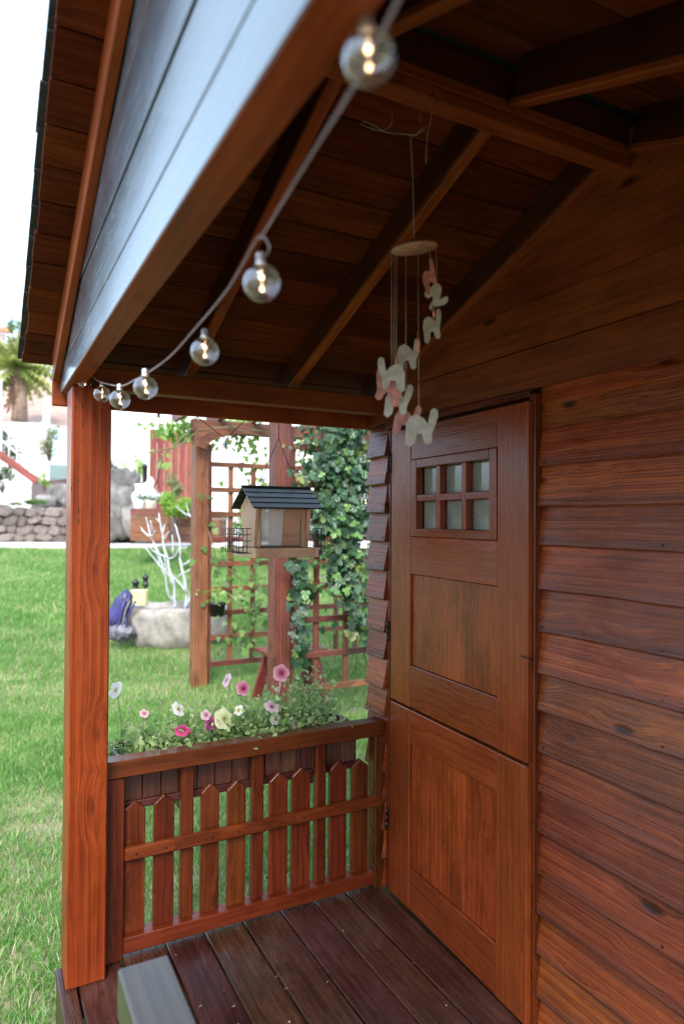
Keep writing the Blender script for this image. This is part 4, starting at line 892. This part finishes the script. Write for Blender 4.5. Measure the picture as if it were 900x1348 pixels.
# two cedar box planters at the top of the lawn
def cedar(u0, u1, vt, vb, D, lab):
    a = at(u0, vb, D); b = at(u1, vb, D); w_ = (b-a).length; h = (vb-vt)/899*D; z0 = a.z
    o = thing('wooden_planter', lab, 'planter', a, -YAW*.0, 'reddish wooden planters at the top of the lawn')
    ax = Vector((b.x-a.x, b.y-a.y, 0)).normalized(); dp = Vector((-ax.y, ax.x, 0))
    nb_ = 4; hh = h/nb_
    for k in range(nb_):
        z = z0+hh*(k+.5); av = Vector((a.x, a.y, z)); bv_ = av+ax*w_
        plank('board', o, W_TREL, av, bv_, hh-.006, .025, (0, 0, 1), .003); plank('board', o, W_TREL, av+dp*.5, bv_+dp*.5, hh-.006, .025, (0, 0, 1), .003)
        plank('board', o, W_TREL, av+dp*.016, av+dp*.484, hh-.006, .025, (0, 0, 1), .003); plank('board', o, W_TREL, bv_+dp*.016, bv_+dp*.484, hh-.006, .025, (0, 0, 1), .003)
    c = Vector((a.x, a.y, z0+h*.8))+ax*w_/2+dp*.25; plank('soil', o, SOIL, c-ax*(w_/2-.03), c+ax*(w_/2-.03), .44, .04, dp, .003)
    return o, Vector((a.x, a.y, z0+h))+ax*w_/2+dp*.25, w_
o1, t1, w1_ = cedar(172, 222, 669, 712, 11.2, 'reddish wooden planter holding silvery succulents')
o2, t2, w2_ = cedar(233, 290, 672, 715, 10.6, 'reddish wooden planter under the round bright green shrub')
def cloud_plant(name, lab, cat, c, rad, n, size, mat, trunk=True, group=None, squash=(1, 1, 1), lobes=6, kind='oval', gap=.45):
    """shrub or crown: leaves gathered into several uneven clumps round branches"""
    c = Vector(c); t = thing(name, lab, cat, c-Vector((0, 0, rad*squash[2])), group=group)
    L = []
    for _ in range(lobes):
        d = rng.normal(0, 1, 3); d /= np.linalg.norm(d); L.append((d*rad*rng.uniform(.25, .75)*np.array(squash), rad*rng.uniform(.28, .5)))
    k = rng.integers(0, lobes, n); d = rng.normal(0, 1, (n, 3)); d /= np.linalg.norm(d, axis=1, keepdims=True)
    P_ = np.array([L[i][0] for i in k])+d*(np.array([L[i][1] for i in k])*rng.uniform(gap, 1.05, n))[:, None]*np.array(squash)
    me = leaves_mesh('foliage', P_, d+rv(n, .5)+np.array([0, 0, .4]), rv(n, .7)+np.array([0, 0, -.5]), rng.uniform(.6, 1.3, n)*size, kind)
    tag(link('foliage', me, t, mat, Matrix.Translation(c)), kind='stuff')
    if trunk:
        ls_ = []; b0 = c-Vector((0, 0, rad*squash[2]*1.05))
        for l, r in L: e = c+Vector(l); ls_.append(([b0, b0.lerp(e, .5)+Vector((0, 0, rad*.05)), e], [rad*.05, rad*.035, rad*.012]))
        tubes('stem', t, simple('shrub bark', (.11, .08, .06), .9), ls_, 5, c)
    return t
LIMEG = leafmat('lime shrub leaf', (.14, .30, .03), (.28, .48, .06), (.42, .55, .12), .5, .5)
OLIVE = leafmat('olive shrub leaf', (.10, .13, .04), (.22, .25, .09), (.36, .36, .16), .5, .4)
DARKG = leafmat('dark shrub leaf', (.04, .08, .03), (.09, .15, .06), (.15, .22, .09), .5, .35)
SILV = leafmat('silvery succulent leaf', (.40, .46, .44), (.62, .66, .64), (.75, .75, .72), .5, .3)
cloud_plant('round_shrub', 'round bright lime shrub spilling over the wooden planter', 'shrub', at(234, 664, 10.3), .30, 2600, .035, LIMEG)
cloud_plant('leafy_shrub', 'olive green bush behind the lime shrub', 'shrub', at(228, 642, 11.6), .26, 700, .04, OLIVE)
def agave(u, v, D, r, lab, mat=SILV):
    c = at(u, v, D); t = thing('succulent', lab, 'succulent', c, group='silvery succulents in the planter')
    for k in range(11):
        a = k*2.4; el = .3+.9*(k/11); d = Vector((math.cos(a)*math.cos(el), math.sin(a)*math.cos(el), math.sin(el)))
        V = [(0, -.12, 0), (0, .12, 0), (.5, .15, .05), (.5, -.15, .05), (1, 0, 0), (.5, 0, -.06)]; F = [(0, 1, 2, 3), (3, 2, 4), (0, 5, 1), (1, 5, 2), (0, 3, 5), (3, 4, 5), (2, 5, 4)]
        link('leaf', mesh('leaf', [Vector(x)*r for x in V], F, True), t, mat, Matrix.Translation(c) @ d.to_track_quat('X', 'Z').to_matrix().to_4x4())
SILO = simple('silver succulent', (.55, .62, .60), .5, var=.2)
agave(187, 658, 11.3, .24, 'silvery succulent at the left of the planter', SILO); agave(200, 659, 11.3, .22, 'silvery succulent in the middle of the planter', SILO); agave(211, 660, 11.35, .18, 'silvery succulent nearest the lime shrub', SILO)
# white garden figure standing behind the succulents
gf = at(183, 660, 12.0); fg = thing('garden_statue', 'white vase shaped garden ornament behind the succulents', 'ornament', gf)
lathe('vase_body', fg, WHITEP, [(1e-4, -.3), (.08, -.3), (.07, -.1), (.12, .02), (.13, .1), (.07, .18), (.05, .24), (.09, .30), (1e-4, .31)], Matrix.Translation(gf), 18)
g2 = at(198, 655, 12.1); fg2 = thing('garden_statue', 'small pale bird shaped garden ornament right of the white vase', 'ornament', g2)
lathe('body', fg2, simple('pale clay', (.62, .5, .42), .7), [(1e-4, -.35), (.10, -.35), (.11, 0), (.07, .13), (.06, .2), (.08, .27), (.04, .36), (1e-4, .37)], Matrix.Translation(g2), 14)

# ================================================================== PATH, STONE WALL, TERRACE, HOUSES
def quadstrip(name, pts, z, mat):
    V = [(p.x, p.y, z) for p in pts]; return tag(link(name, mesh(name, V, [tuple(range(len(V)))]), None, mat), kind='structure')
def dp(D, u, z): p = at(u, 682, D); return Vector((p.x, p.y, z))
pz = .72
pth = [dp(13.1, -700, pz), dp(13.9, 80, pz), dp(14.9, 330, pz), dp(15.5, 700, pz), dp(19.5, 700, pz), dp(18.5, 330, pz), dp(17.4, 80, pz), dp(16.9, -700, pz)]
V = [tuple(p) for p in pth]+[(p.x, p.y, pz-.35) for p in pth]; n = len(pth)
tag(link('path', mesh('path', V, [tuple(range(n))[::-1]]+[(i, (i+1) % n, n+(i+1) % n, n+i) for i in range(n)]), None, simple('pale paving', (.62, .60, .57), .8, var=.06, scale=2)), kind='structure')
# retaining wall of rough stones (left of the post and right up to the boulders)
sw = thing('stone_wall', 'low retaining wall of rough brown stones behind the path', 'stone wall', dp(15.9, 60, pz))
SMESH = []
for k in range(12):
    bm = bmesh.new(); n_ = 7+k % 3; ring = []
    for j in range(n_):
        a = 2*PI*(j+random.uniform(-.25, .25))/n_; r_ = random.uniform(.88, 1.22); c_, s__ = math.cos(a), math.sin(a); ring.append((math.copysign(abs(c_)**.7, c_)*r_, math.copysign(abs(s__)**.7, s__)*r_))
    f0 = [bm.verts.new((x, .6, z)) for x, z in ring]; f1 = [bm.verts.new((x, -.5, z)) for x, z in ring]; f2 = [bm.verts.new((x*.72, -1+random.uniform(-.15, .15), z*.72)) for x, z in ring]
    for j in range(n_): q_ = (j+1) % n_; bm.faces.new((f0[j], f0[q_], f1[q_], f1[j])); bm.faces.new((f1[j], f1[q_], f2[q_], f2[j]))
    bm.faces.new(f2); bm.faces.new(f0); bmesh.ops.recalc_face_normals(bm, faces=bm.faces); me = bpy.data.meshes.new('stone'); bm.to_mesh(me); bm.free(); SMESH.append(me)
a0, b0 = dp(15.6, -260, 0), dp(16.2, 172, 0); axs = (b0-a0).normalized(); dn = Vector((-axs.y, axs.x, 0)); Lw = (b0-a0).length
ztop, zbot = 1.50, pz
plank('mortar_core', sw, MORT, a0+dn*.22+Vector((0, 0, (ztop+zbot)/2-.1)), b0+dn*.22+Vector((0, 0, (ztop+zbot)/2-.1)), ztop-zbot+.14, .3, (0, 0, 1), .01)
ns_ = 0
for row in range(4):
    x = random.uniform(-.1, .1); hrow = (ztop-zbot)/3.9
    while x < Lw:
        wd_ = random.uniform(.16, .46); h_ = hrow*random.uniform(.85, 1.15)
        c = a0+axs*(x+wd_/2)+Vector((0, 0, zbot+hrow*(row+.5)+random.uniform(-.03, .03)))+dn*.03
        o = link('stone', SMESH[ns_ % 12], sw, WSTONE, Matrix.Translation(c) @ Matrix.Rotation(math.atan2(axs.y, axs.x), 4, 'Z') @ Matrix.Rotation(random.uniform(-.3, .3), 4, 'Y') @ Matrix.Diagonal((wd_*.56, .16*random.uniform(.6, 1.2), h_*.58, 1)))
        x += wd_*.95; ns_ += 1
# terrace behind it
tz = 1.47
V = [dp(16.1, -900, tz), dp(16.4, 175, tz), dp(17.8, 420, tz), dp(60, 700, tz), dp(60, -900, tz)]; V2 = [(p.x, p.y, tz-.9) for p in V]
tag(link('terrace', mesh('terrace', [tuple(p) for p in V]+V2, [(0, 1, 2, 3, 4)]+[(i, (i+1) % 5, 5+(i+1) % 5, 5+i) for i in range(5)]), None, CONC), kind='structure')
# boulders
for u, v, D, sx, sz, lab in ((161, 672, 15.9, .6, .62, 'grey boulder behind the post, left of the wooden planters'), (160, 634, 16.6, .42, .34, 'small grey boulder lying on top of the large one'), (196, 688, 16.0, .8, .5, 'grey boulder half hidden behind the succulent planter'),
                             (60, 660, 17.2, .26, .16, 'pinkish rounded rock on top of the stone wall'), (78, 652, 17.6, .25, .3, 'pale rock beside the post on top of the stone wall'), (148, 690, 15.5, .4, .4, 'dark grey boulder at the foot of the others')):
    c = at(u, v, D); o = link('boulder', rock_mesh(sx, sx*.7, sz, u*.1, 4, .45, 1.6, .10), None, ROCK, Matrix.Translation(c) @ Matrix.Rotation(u, 4, 'Z')); tag(o, lab, 'rock')
# white house wall in the middle
def wallbox(name, lab, cat, p0, p1, z0, z1, th, mat):
    t = thing(name, lab, cat, Vector((p0.x, p0.y, z0))); a = Vector((p0.x, p0.y, (z0+z1)/2)); b = Vector((p1.x, p1.y, (z0+z1)/2))
    plank('wall', t, mat, a, b, z1-z0, th, (0, 0, 1), .01); return t
hw = wallbox('white_house', 'plain white rendered house wall behind the pergola', 'house', dp(20, 122, 0), dp(24, 760, 0), 1.3, 6.4, .3, WHITEW)
hl = wallbox('garden_wall', 'white rendered garden wall behind the outdoor staircase', 'wall', dp(21.5, -260, 0), dp(23, 64, 0), 1.3, 4.45, .25, WHITEW)
# red vertical board fence
fe = thing('board_fence', 'tall reddish fence of vertical boards in front of the white house', 'fence', dp(13.6, 200, .9))
fa, fb_ = dp(13.9, 196, 0), dp(14.6, 262, 0); fax = (fb_-fa).normalized(); FL = (fb_-fa).length; nbd = 14
for k in range(nbd):
    p = fa+fax*(FL*(k+.5)/nbd); q = p-FH*(.03 if k % 2 else 0)
    plank('board', fe, W_REDF, Vector((q.x, q.y, .8)), Vector((q.x, q.y, 3.1+.02*random.random())), FL/nbd+(.008 if k % 2 else -.012), .018, fax, .002)
plank('fence_rail', fe, W_REDF, Vector((fa.x, fa.y, 2.9))+FH*.03, Vector((fb_.x, fb_.y, 2.9))+FH*.03, .08, .03, (0, 0, 1))
wlp = at(191, 622, 13.7); wl_ = thing('wall_lantern', 'black lantern on the end of the red board fence', 'lantern', wlp)
lathe('lantern_body', wl_, BLACK, [(1e-4, -.2), (.045, -.2), (.05, -.17), (.05, .1), (.07, .12), (.03, .17), (1e-4, .18)], Matrix.Translation(wlp), 12)
# outdoor staircase with white railing
stc = thing('outdoor_staircase', 'outdoor staircase with red stringer and white railing against the white wall', 'staircase', dp(18.8, 20, tz))
SR = wood('red stringer', (.14, .04, .025), (.24, .075, .045), (.3, .11, .07), .7)
def sp(u, v, D=18.8): return at(u, v, D)
plank('stringer', stc, SR, sp(-70, 548), sp(50, 634), .20, .08, (0, 0, 1)); plank('stringer', stc, SR, sp(-70, 548, 19.8), sp(50, 634, 19.8), .20, .08, (0, 0, 1))
for k in range(11):
    f_ = k/10; a = sp(-66+110*f_, 545+82*f_, 18.9); b = sp(-66+110*f_, 545+82*f_, 19.7); plank('tread', stc, CONC, a, b, .3, .05, RH)
plank('handrail', stc, WHITEP, sp(-70, 500), sp(41, 594), .05, .05, (0, 0, 1)); plank('handrail', stc, WHITEP, sp(-70, 518), sp(41, 612), .035, .04, (0, 0, 1))
plank('newel_post', stc, WHITEP, sp(41, 638), sp(41, 590), .07, .07, RH); plank('newel_post', stc, WHITEP, sp(1, 632), sp(1, 500), .07, .07, RH)
for k in range(10): u = -62+k*10.6; v = 500+(u+70)*.847; plank('baluster', stc, WHITEP, sp(u, v+2), sp(u, v+38), .02, .02, RH)
# low dark wall, pillar, pole
lw = wallbox('low_brown_wall', 'low dark brown garden wall right of the staircase', 'wall', dp(20.5, 44, 0), dp(18.4, 90, 0), 1.4, 2.35, .15, W_BOX)
pl_ = at(61.5, 530, 23); pil = thing('white_pillar', 'slim white pillar rising above the garden wall', 'pillar', (pl_.x, pl_.y, 1.4)); bx('shaft', pil, WHITEP, pl_.x-.1, pl_.x+.1, pl_.y-.1, pl_.y+.1, 1.4, at(61, 528, 23).z, 'z'); bx('cap', pil, WHITEP, pl_.x-.12, pl_.x+.12, pl_.y-.12, pl_.y+.12, at(61, 528, 23).z+.001, at(61, 526, 23).z+.02, 'z')
up1 = thing('utility_pole', 'leaning pale utility pole in front of the blue hill', 'pole', at(50, 560, 40)); tube('pole_shaft', up1, simple('pale wood pole', (.6, .55, .5), .8), [at(46, 590, 40), at(56, 495, 40)], [.16, .12], 8)
tubes('wire', up1, WIREB, [([at(-60, 408, 36), at(0, 415, 38), at(55, 424, 40)], .015), ([at(-60, 416, 36), at(0, 420, 38), at(55, 428, 40)], .015), ([at(55, 424, 40), at(56, 495, 40)], .012)], 4, at(50, 500, 40))
# upper bank of reddish earth
V = []; F = []; nu, nv = 24, 10
for j in range(nv):
    for i in range(nu):
        u = -400+i*24; D = 26+j*1.6; top = 500+12*noise.noise(Vector((u*.03, 0, 0))); v = 560+(top-560)*min(1, j/5)
        p = at(u, v, D); p.z += .35*noise.noise(p*.9); V.append(p)
for j in range(nv-1):
    for i in range(nu-1): a = j*nu+i; F.append((a, a+1, a+nu+1, a+nu))
bank = link('earth_bank', mesh('bank', V, F, True), None, stonemat('pinkish earth', ((.30, .17, .12), (.42, .27, .21), (.52, .38, .30)), 1.2)); tag(bank, kind='structure')
# far hills
HILL, nt, ns, ls, P = newmat('hillside scrub'); tc = ns.new('ShaderNodeTexCoord'); n_ = ns.new('ShaderNodeTexNoise'); n_.inputs['Scale'].default_value = .05; n_.inputs['Detail'].default_value = 8; ls.new(tc.outputs['Object'], n_.inputs['Vector'])
r = ramp(ns, [(.35, (.07, .11, .09)), (.65, (.16, .20, .16))]); ls.new(n_.outputs['Fac'], r.inputs[0]); ls.new(r.outputs[0], P.inputs['Base Color']); P.inputs['Roughness'].default_value = 1
V = []; F = []; nu = 60
for j in range(7):
    for i in range(nu):
        a = -1.4+2.8*i/(nu-1); D = 160+j*45; hgt = (0, .25, .5, .72, .88, .97, 1.0)[j]*(26+16*noise.noise(Vector((a*2.2, .3, 0)))+8*noise.noise(Vector((a*7, j*.7, 2))))
        V.append(Vector((CP.x, CP.y, .5+hgt))+FH*D*math.cos(a)+RH*D*math.sin(a))
for j in range(6):
    for i in range(nu-1): a = j*nu+i; F.append((a, a+1, a+nu+1, a+nu))
tag(link('hills', mesh('hills', V, F, True), None, HILL), kind='structure')
# trees and shrubs on the terrace
def palm(u, v, D, r, lab):
    c = at(u, v, D); base = at(u+2, v+70, D); t = thing('palm_tree', lab, 'palm', base); tube('trunk', t, simple('palm trunk', (.30, .20, .14), .95, var=.4, scale=8, bump=.5), [base, base.lerp(c, .5)+Vector((.05, 0, 0)), c], [.30, .24, .2], 10)
    GR = leafmat('palm frond', (.20, .26, .06), (.36, .40, .12), (.5, .46, .22), .5, .4, True)
    BR_ = leafmat('dead palm frond', (.26, .14, .10), (.36, .22, .16), (.42, .28, .2), .8, .2, True)
    for k in range(96):
        a = k*2.4; el = random.uniform(-.5, 1.35) if k < 64 else -random.uniform(1.0, 1.5); L = r*random.uniform(.75, 1.1); V = []; F = []; N_ = 9
        for i in range(N_):
            s = i/(N_-1); x = L*s; z = L*(-.42*s*s); w_ = L*.17*math.sin(PI*min(1, s*.9+.08)); 
            V += [(x, -w_, z-w_*.7), (x, 0, z), (x, w_, z-w_*.7), (x+L*.05, 0, z)]
            if i: b = (i-1)*4; F += [(b+1, b+4, b+3+4), (b+1, b+6, b+7), (b+1, b+5, b+3)]
        me = mesh('frond', V, F); link('frond', me, t, GR if k < 64 else BR_, Matrix.Translation(c) @ Matrix.Rotation(a, 4, 'Z') @ Matrix.Rotation(-el, 4, 'Y'))
palm(24, 484, 25, 1.5, 'short palm with yellow green fronds on the earth bank')
cloud_plant('cypress_tree', 'small bright green conical tree above the palm', 'tree', at(23, 442, 29), .75, 900, .10, MIDG, squash=(.7, .7, 1.2))
cloud_plant('leafy_shrub', 'green bushy tree at the left edge below the roofs', 'shrub', at(0, 462, 27), .8, 900, .1, OLIVE)
cloud_plant('leafy_shrub', 'dry olive shrub beside the white pillar', 'shrub', at(66, 578, 19.5), .52, 1400, .05, OLIVE, squash=(1, 1, 1.15))
cloud_plant('leafy_shrub', 'pale green hanging shrub over the low brown wall', 'shrub', at(59, 630, 18), .20, 350, .04, LIMEG, squash=(.7, .7, 1.6))
cloud_plant('leafy_shrub', 'dark shrub growing under the staircase', 'shrub', at(4, 628, 18.4), .42, 800, .06, DARKG)
cloud_plant('leafy_shrub', 'dark green bush against the garden wall at the staircase top', 'shrub', at(14, 582, 20.4), .75, 2200, .06, DARKG, squash=(1.3, .5, 1))
cloud_plant('grass_tuft', 'strip of green plants along the top of the stone wall', 'plants', at(38, 660, 16.2), .45, 700, .05, MIDG, trunk=False, squash=(1.3, .4, .28))
cloud_plant('leafy_shrub', 'light green shrub behind the large boulder', 'shrub', at(177, 612, 18.4), .42, 900, .05, LIMEG, squash=(.8, .8, 1.2))
cloud_plant('leafy_shrub', 'small dark shrub between the post and the boulder', 'shrub', at(149, 614, 18.8), .3, 600, .04, DARKG, squash=(.7, .7, 1.4))
cloud_plant('leafy_shrub', 'green shrub at the foot of the white house behind the boulders', 'shrub', at(172, 640, 17.4), .35, 600, .05, MIDG)
cloud_plant('leafy_shrub', 'blue grey trees in front of the distant hill beside the eave', 'tree', at(78, 520, 38), 1.7, 900, .22, DARKG)
cloud_plant('leafy_shrub', 'hedge of mixed green shrubs behind the ivy at the right', 'hedge', at(450, 640, 11), 1.6, 3200, .09, MIDG, squash=(1.2, .7, .75), lobes=12)
cloud_plant('leafy_shrub', 'low green border bush seen through the rear lattice', 'shrub', at(330, 690, 12.5), .55, 1400, .06, MIDG, squash=(1.4, .6, .6))
# house with tiled roof at the far left
th_ = thing('tiled_house', 'far house with terracotta tiled roof at the left edge', 'house', at(-20, 560, 34)); c = at(-22, 470, 34)
bx('wall', th_, WHITEW, c.x-2.2, c.x+1.0, c.y, c.y+3, 1.5, at(0, 436, 34).z, 'x'); TIL = stonemat('terracotta tile', ((.35, .13, .07), (.5, .22, .13), (.6, .32, .2)), 3)
zr = at(0, 436, 34).z
for k in range(6): bx('tile_course', th_, TIL, c.x-2.5, c.x+1.35, c.y-.45+k*.33, c.y-.10+k*.33, zr+.0+k*.11, zr+.12+k*.11, 'x', .02)
cloud_plant('leafy_shrub', 'reddish brown dry bush below the cypress', 'shrub', at(10, 455, 28), .4, 400, .08, leafmat('dry leaf', (.25, .12, .08), (.4, .24, .16), (.45, .35, .2), .6, .3))
# big trees behind the viewer's left so the varnish and glass have something to mirror
for i, (x, y, s_) in enumerate(((-19, -9, 2.6), (-6, -18, 2.6), (4, -19, 2.8))):
    cloud_plant('garden_tree', ('broad', 'tall', 'rounded', 'spreading', 'leaning')[i]+' green tree behind the camera side of the garden', 'tree', (x, y, 2.2+s_*.5), s_, 1500, .22, DARKG)
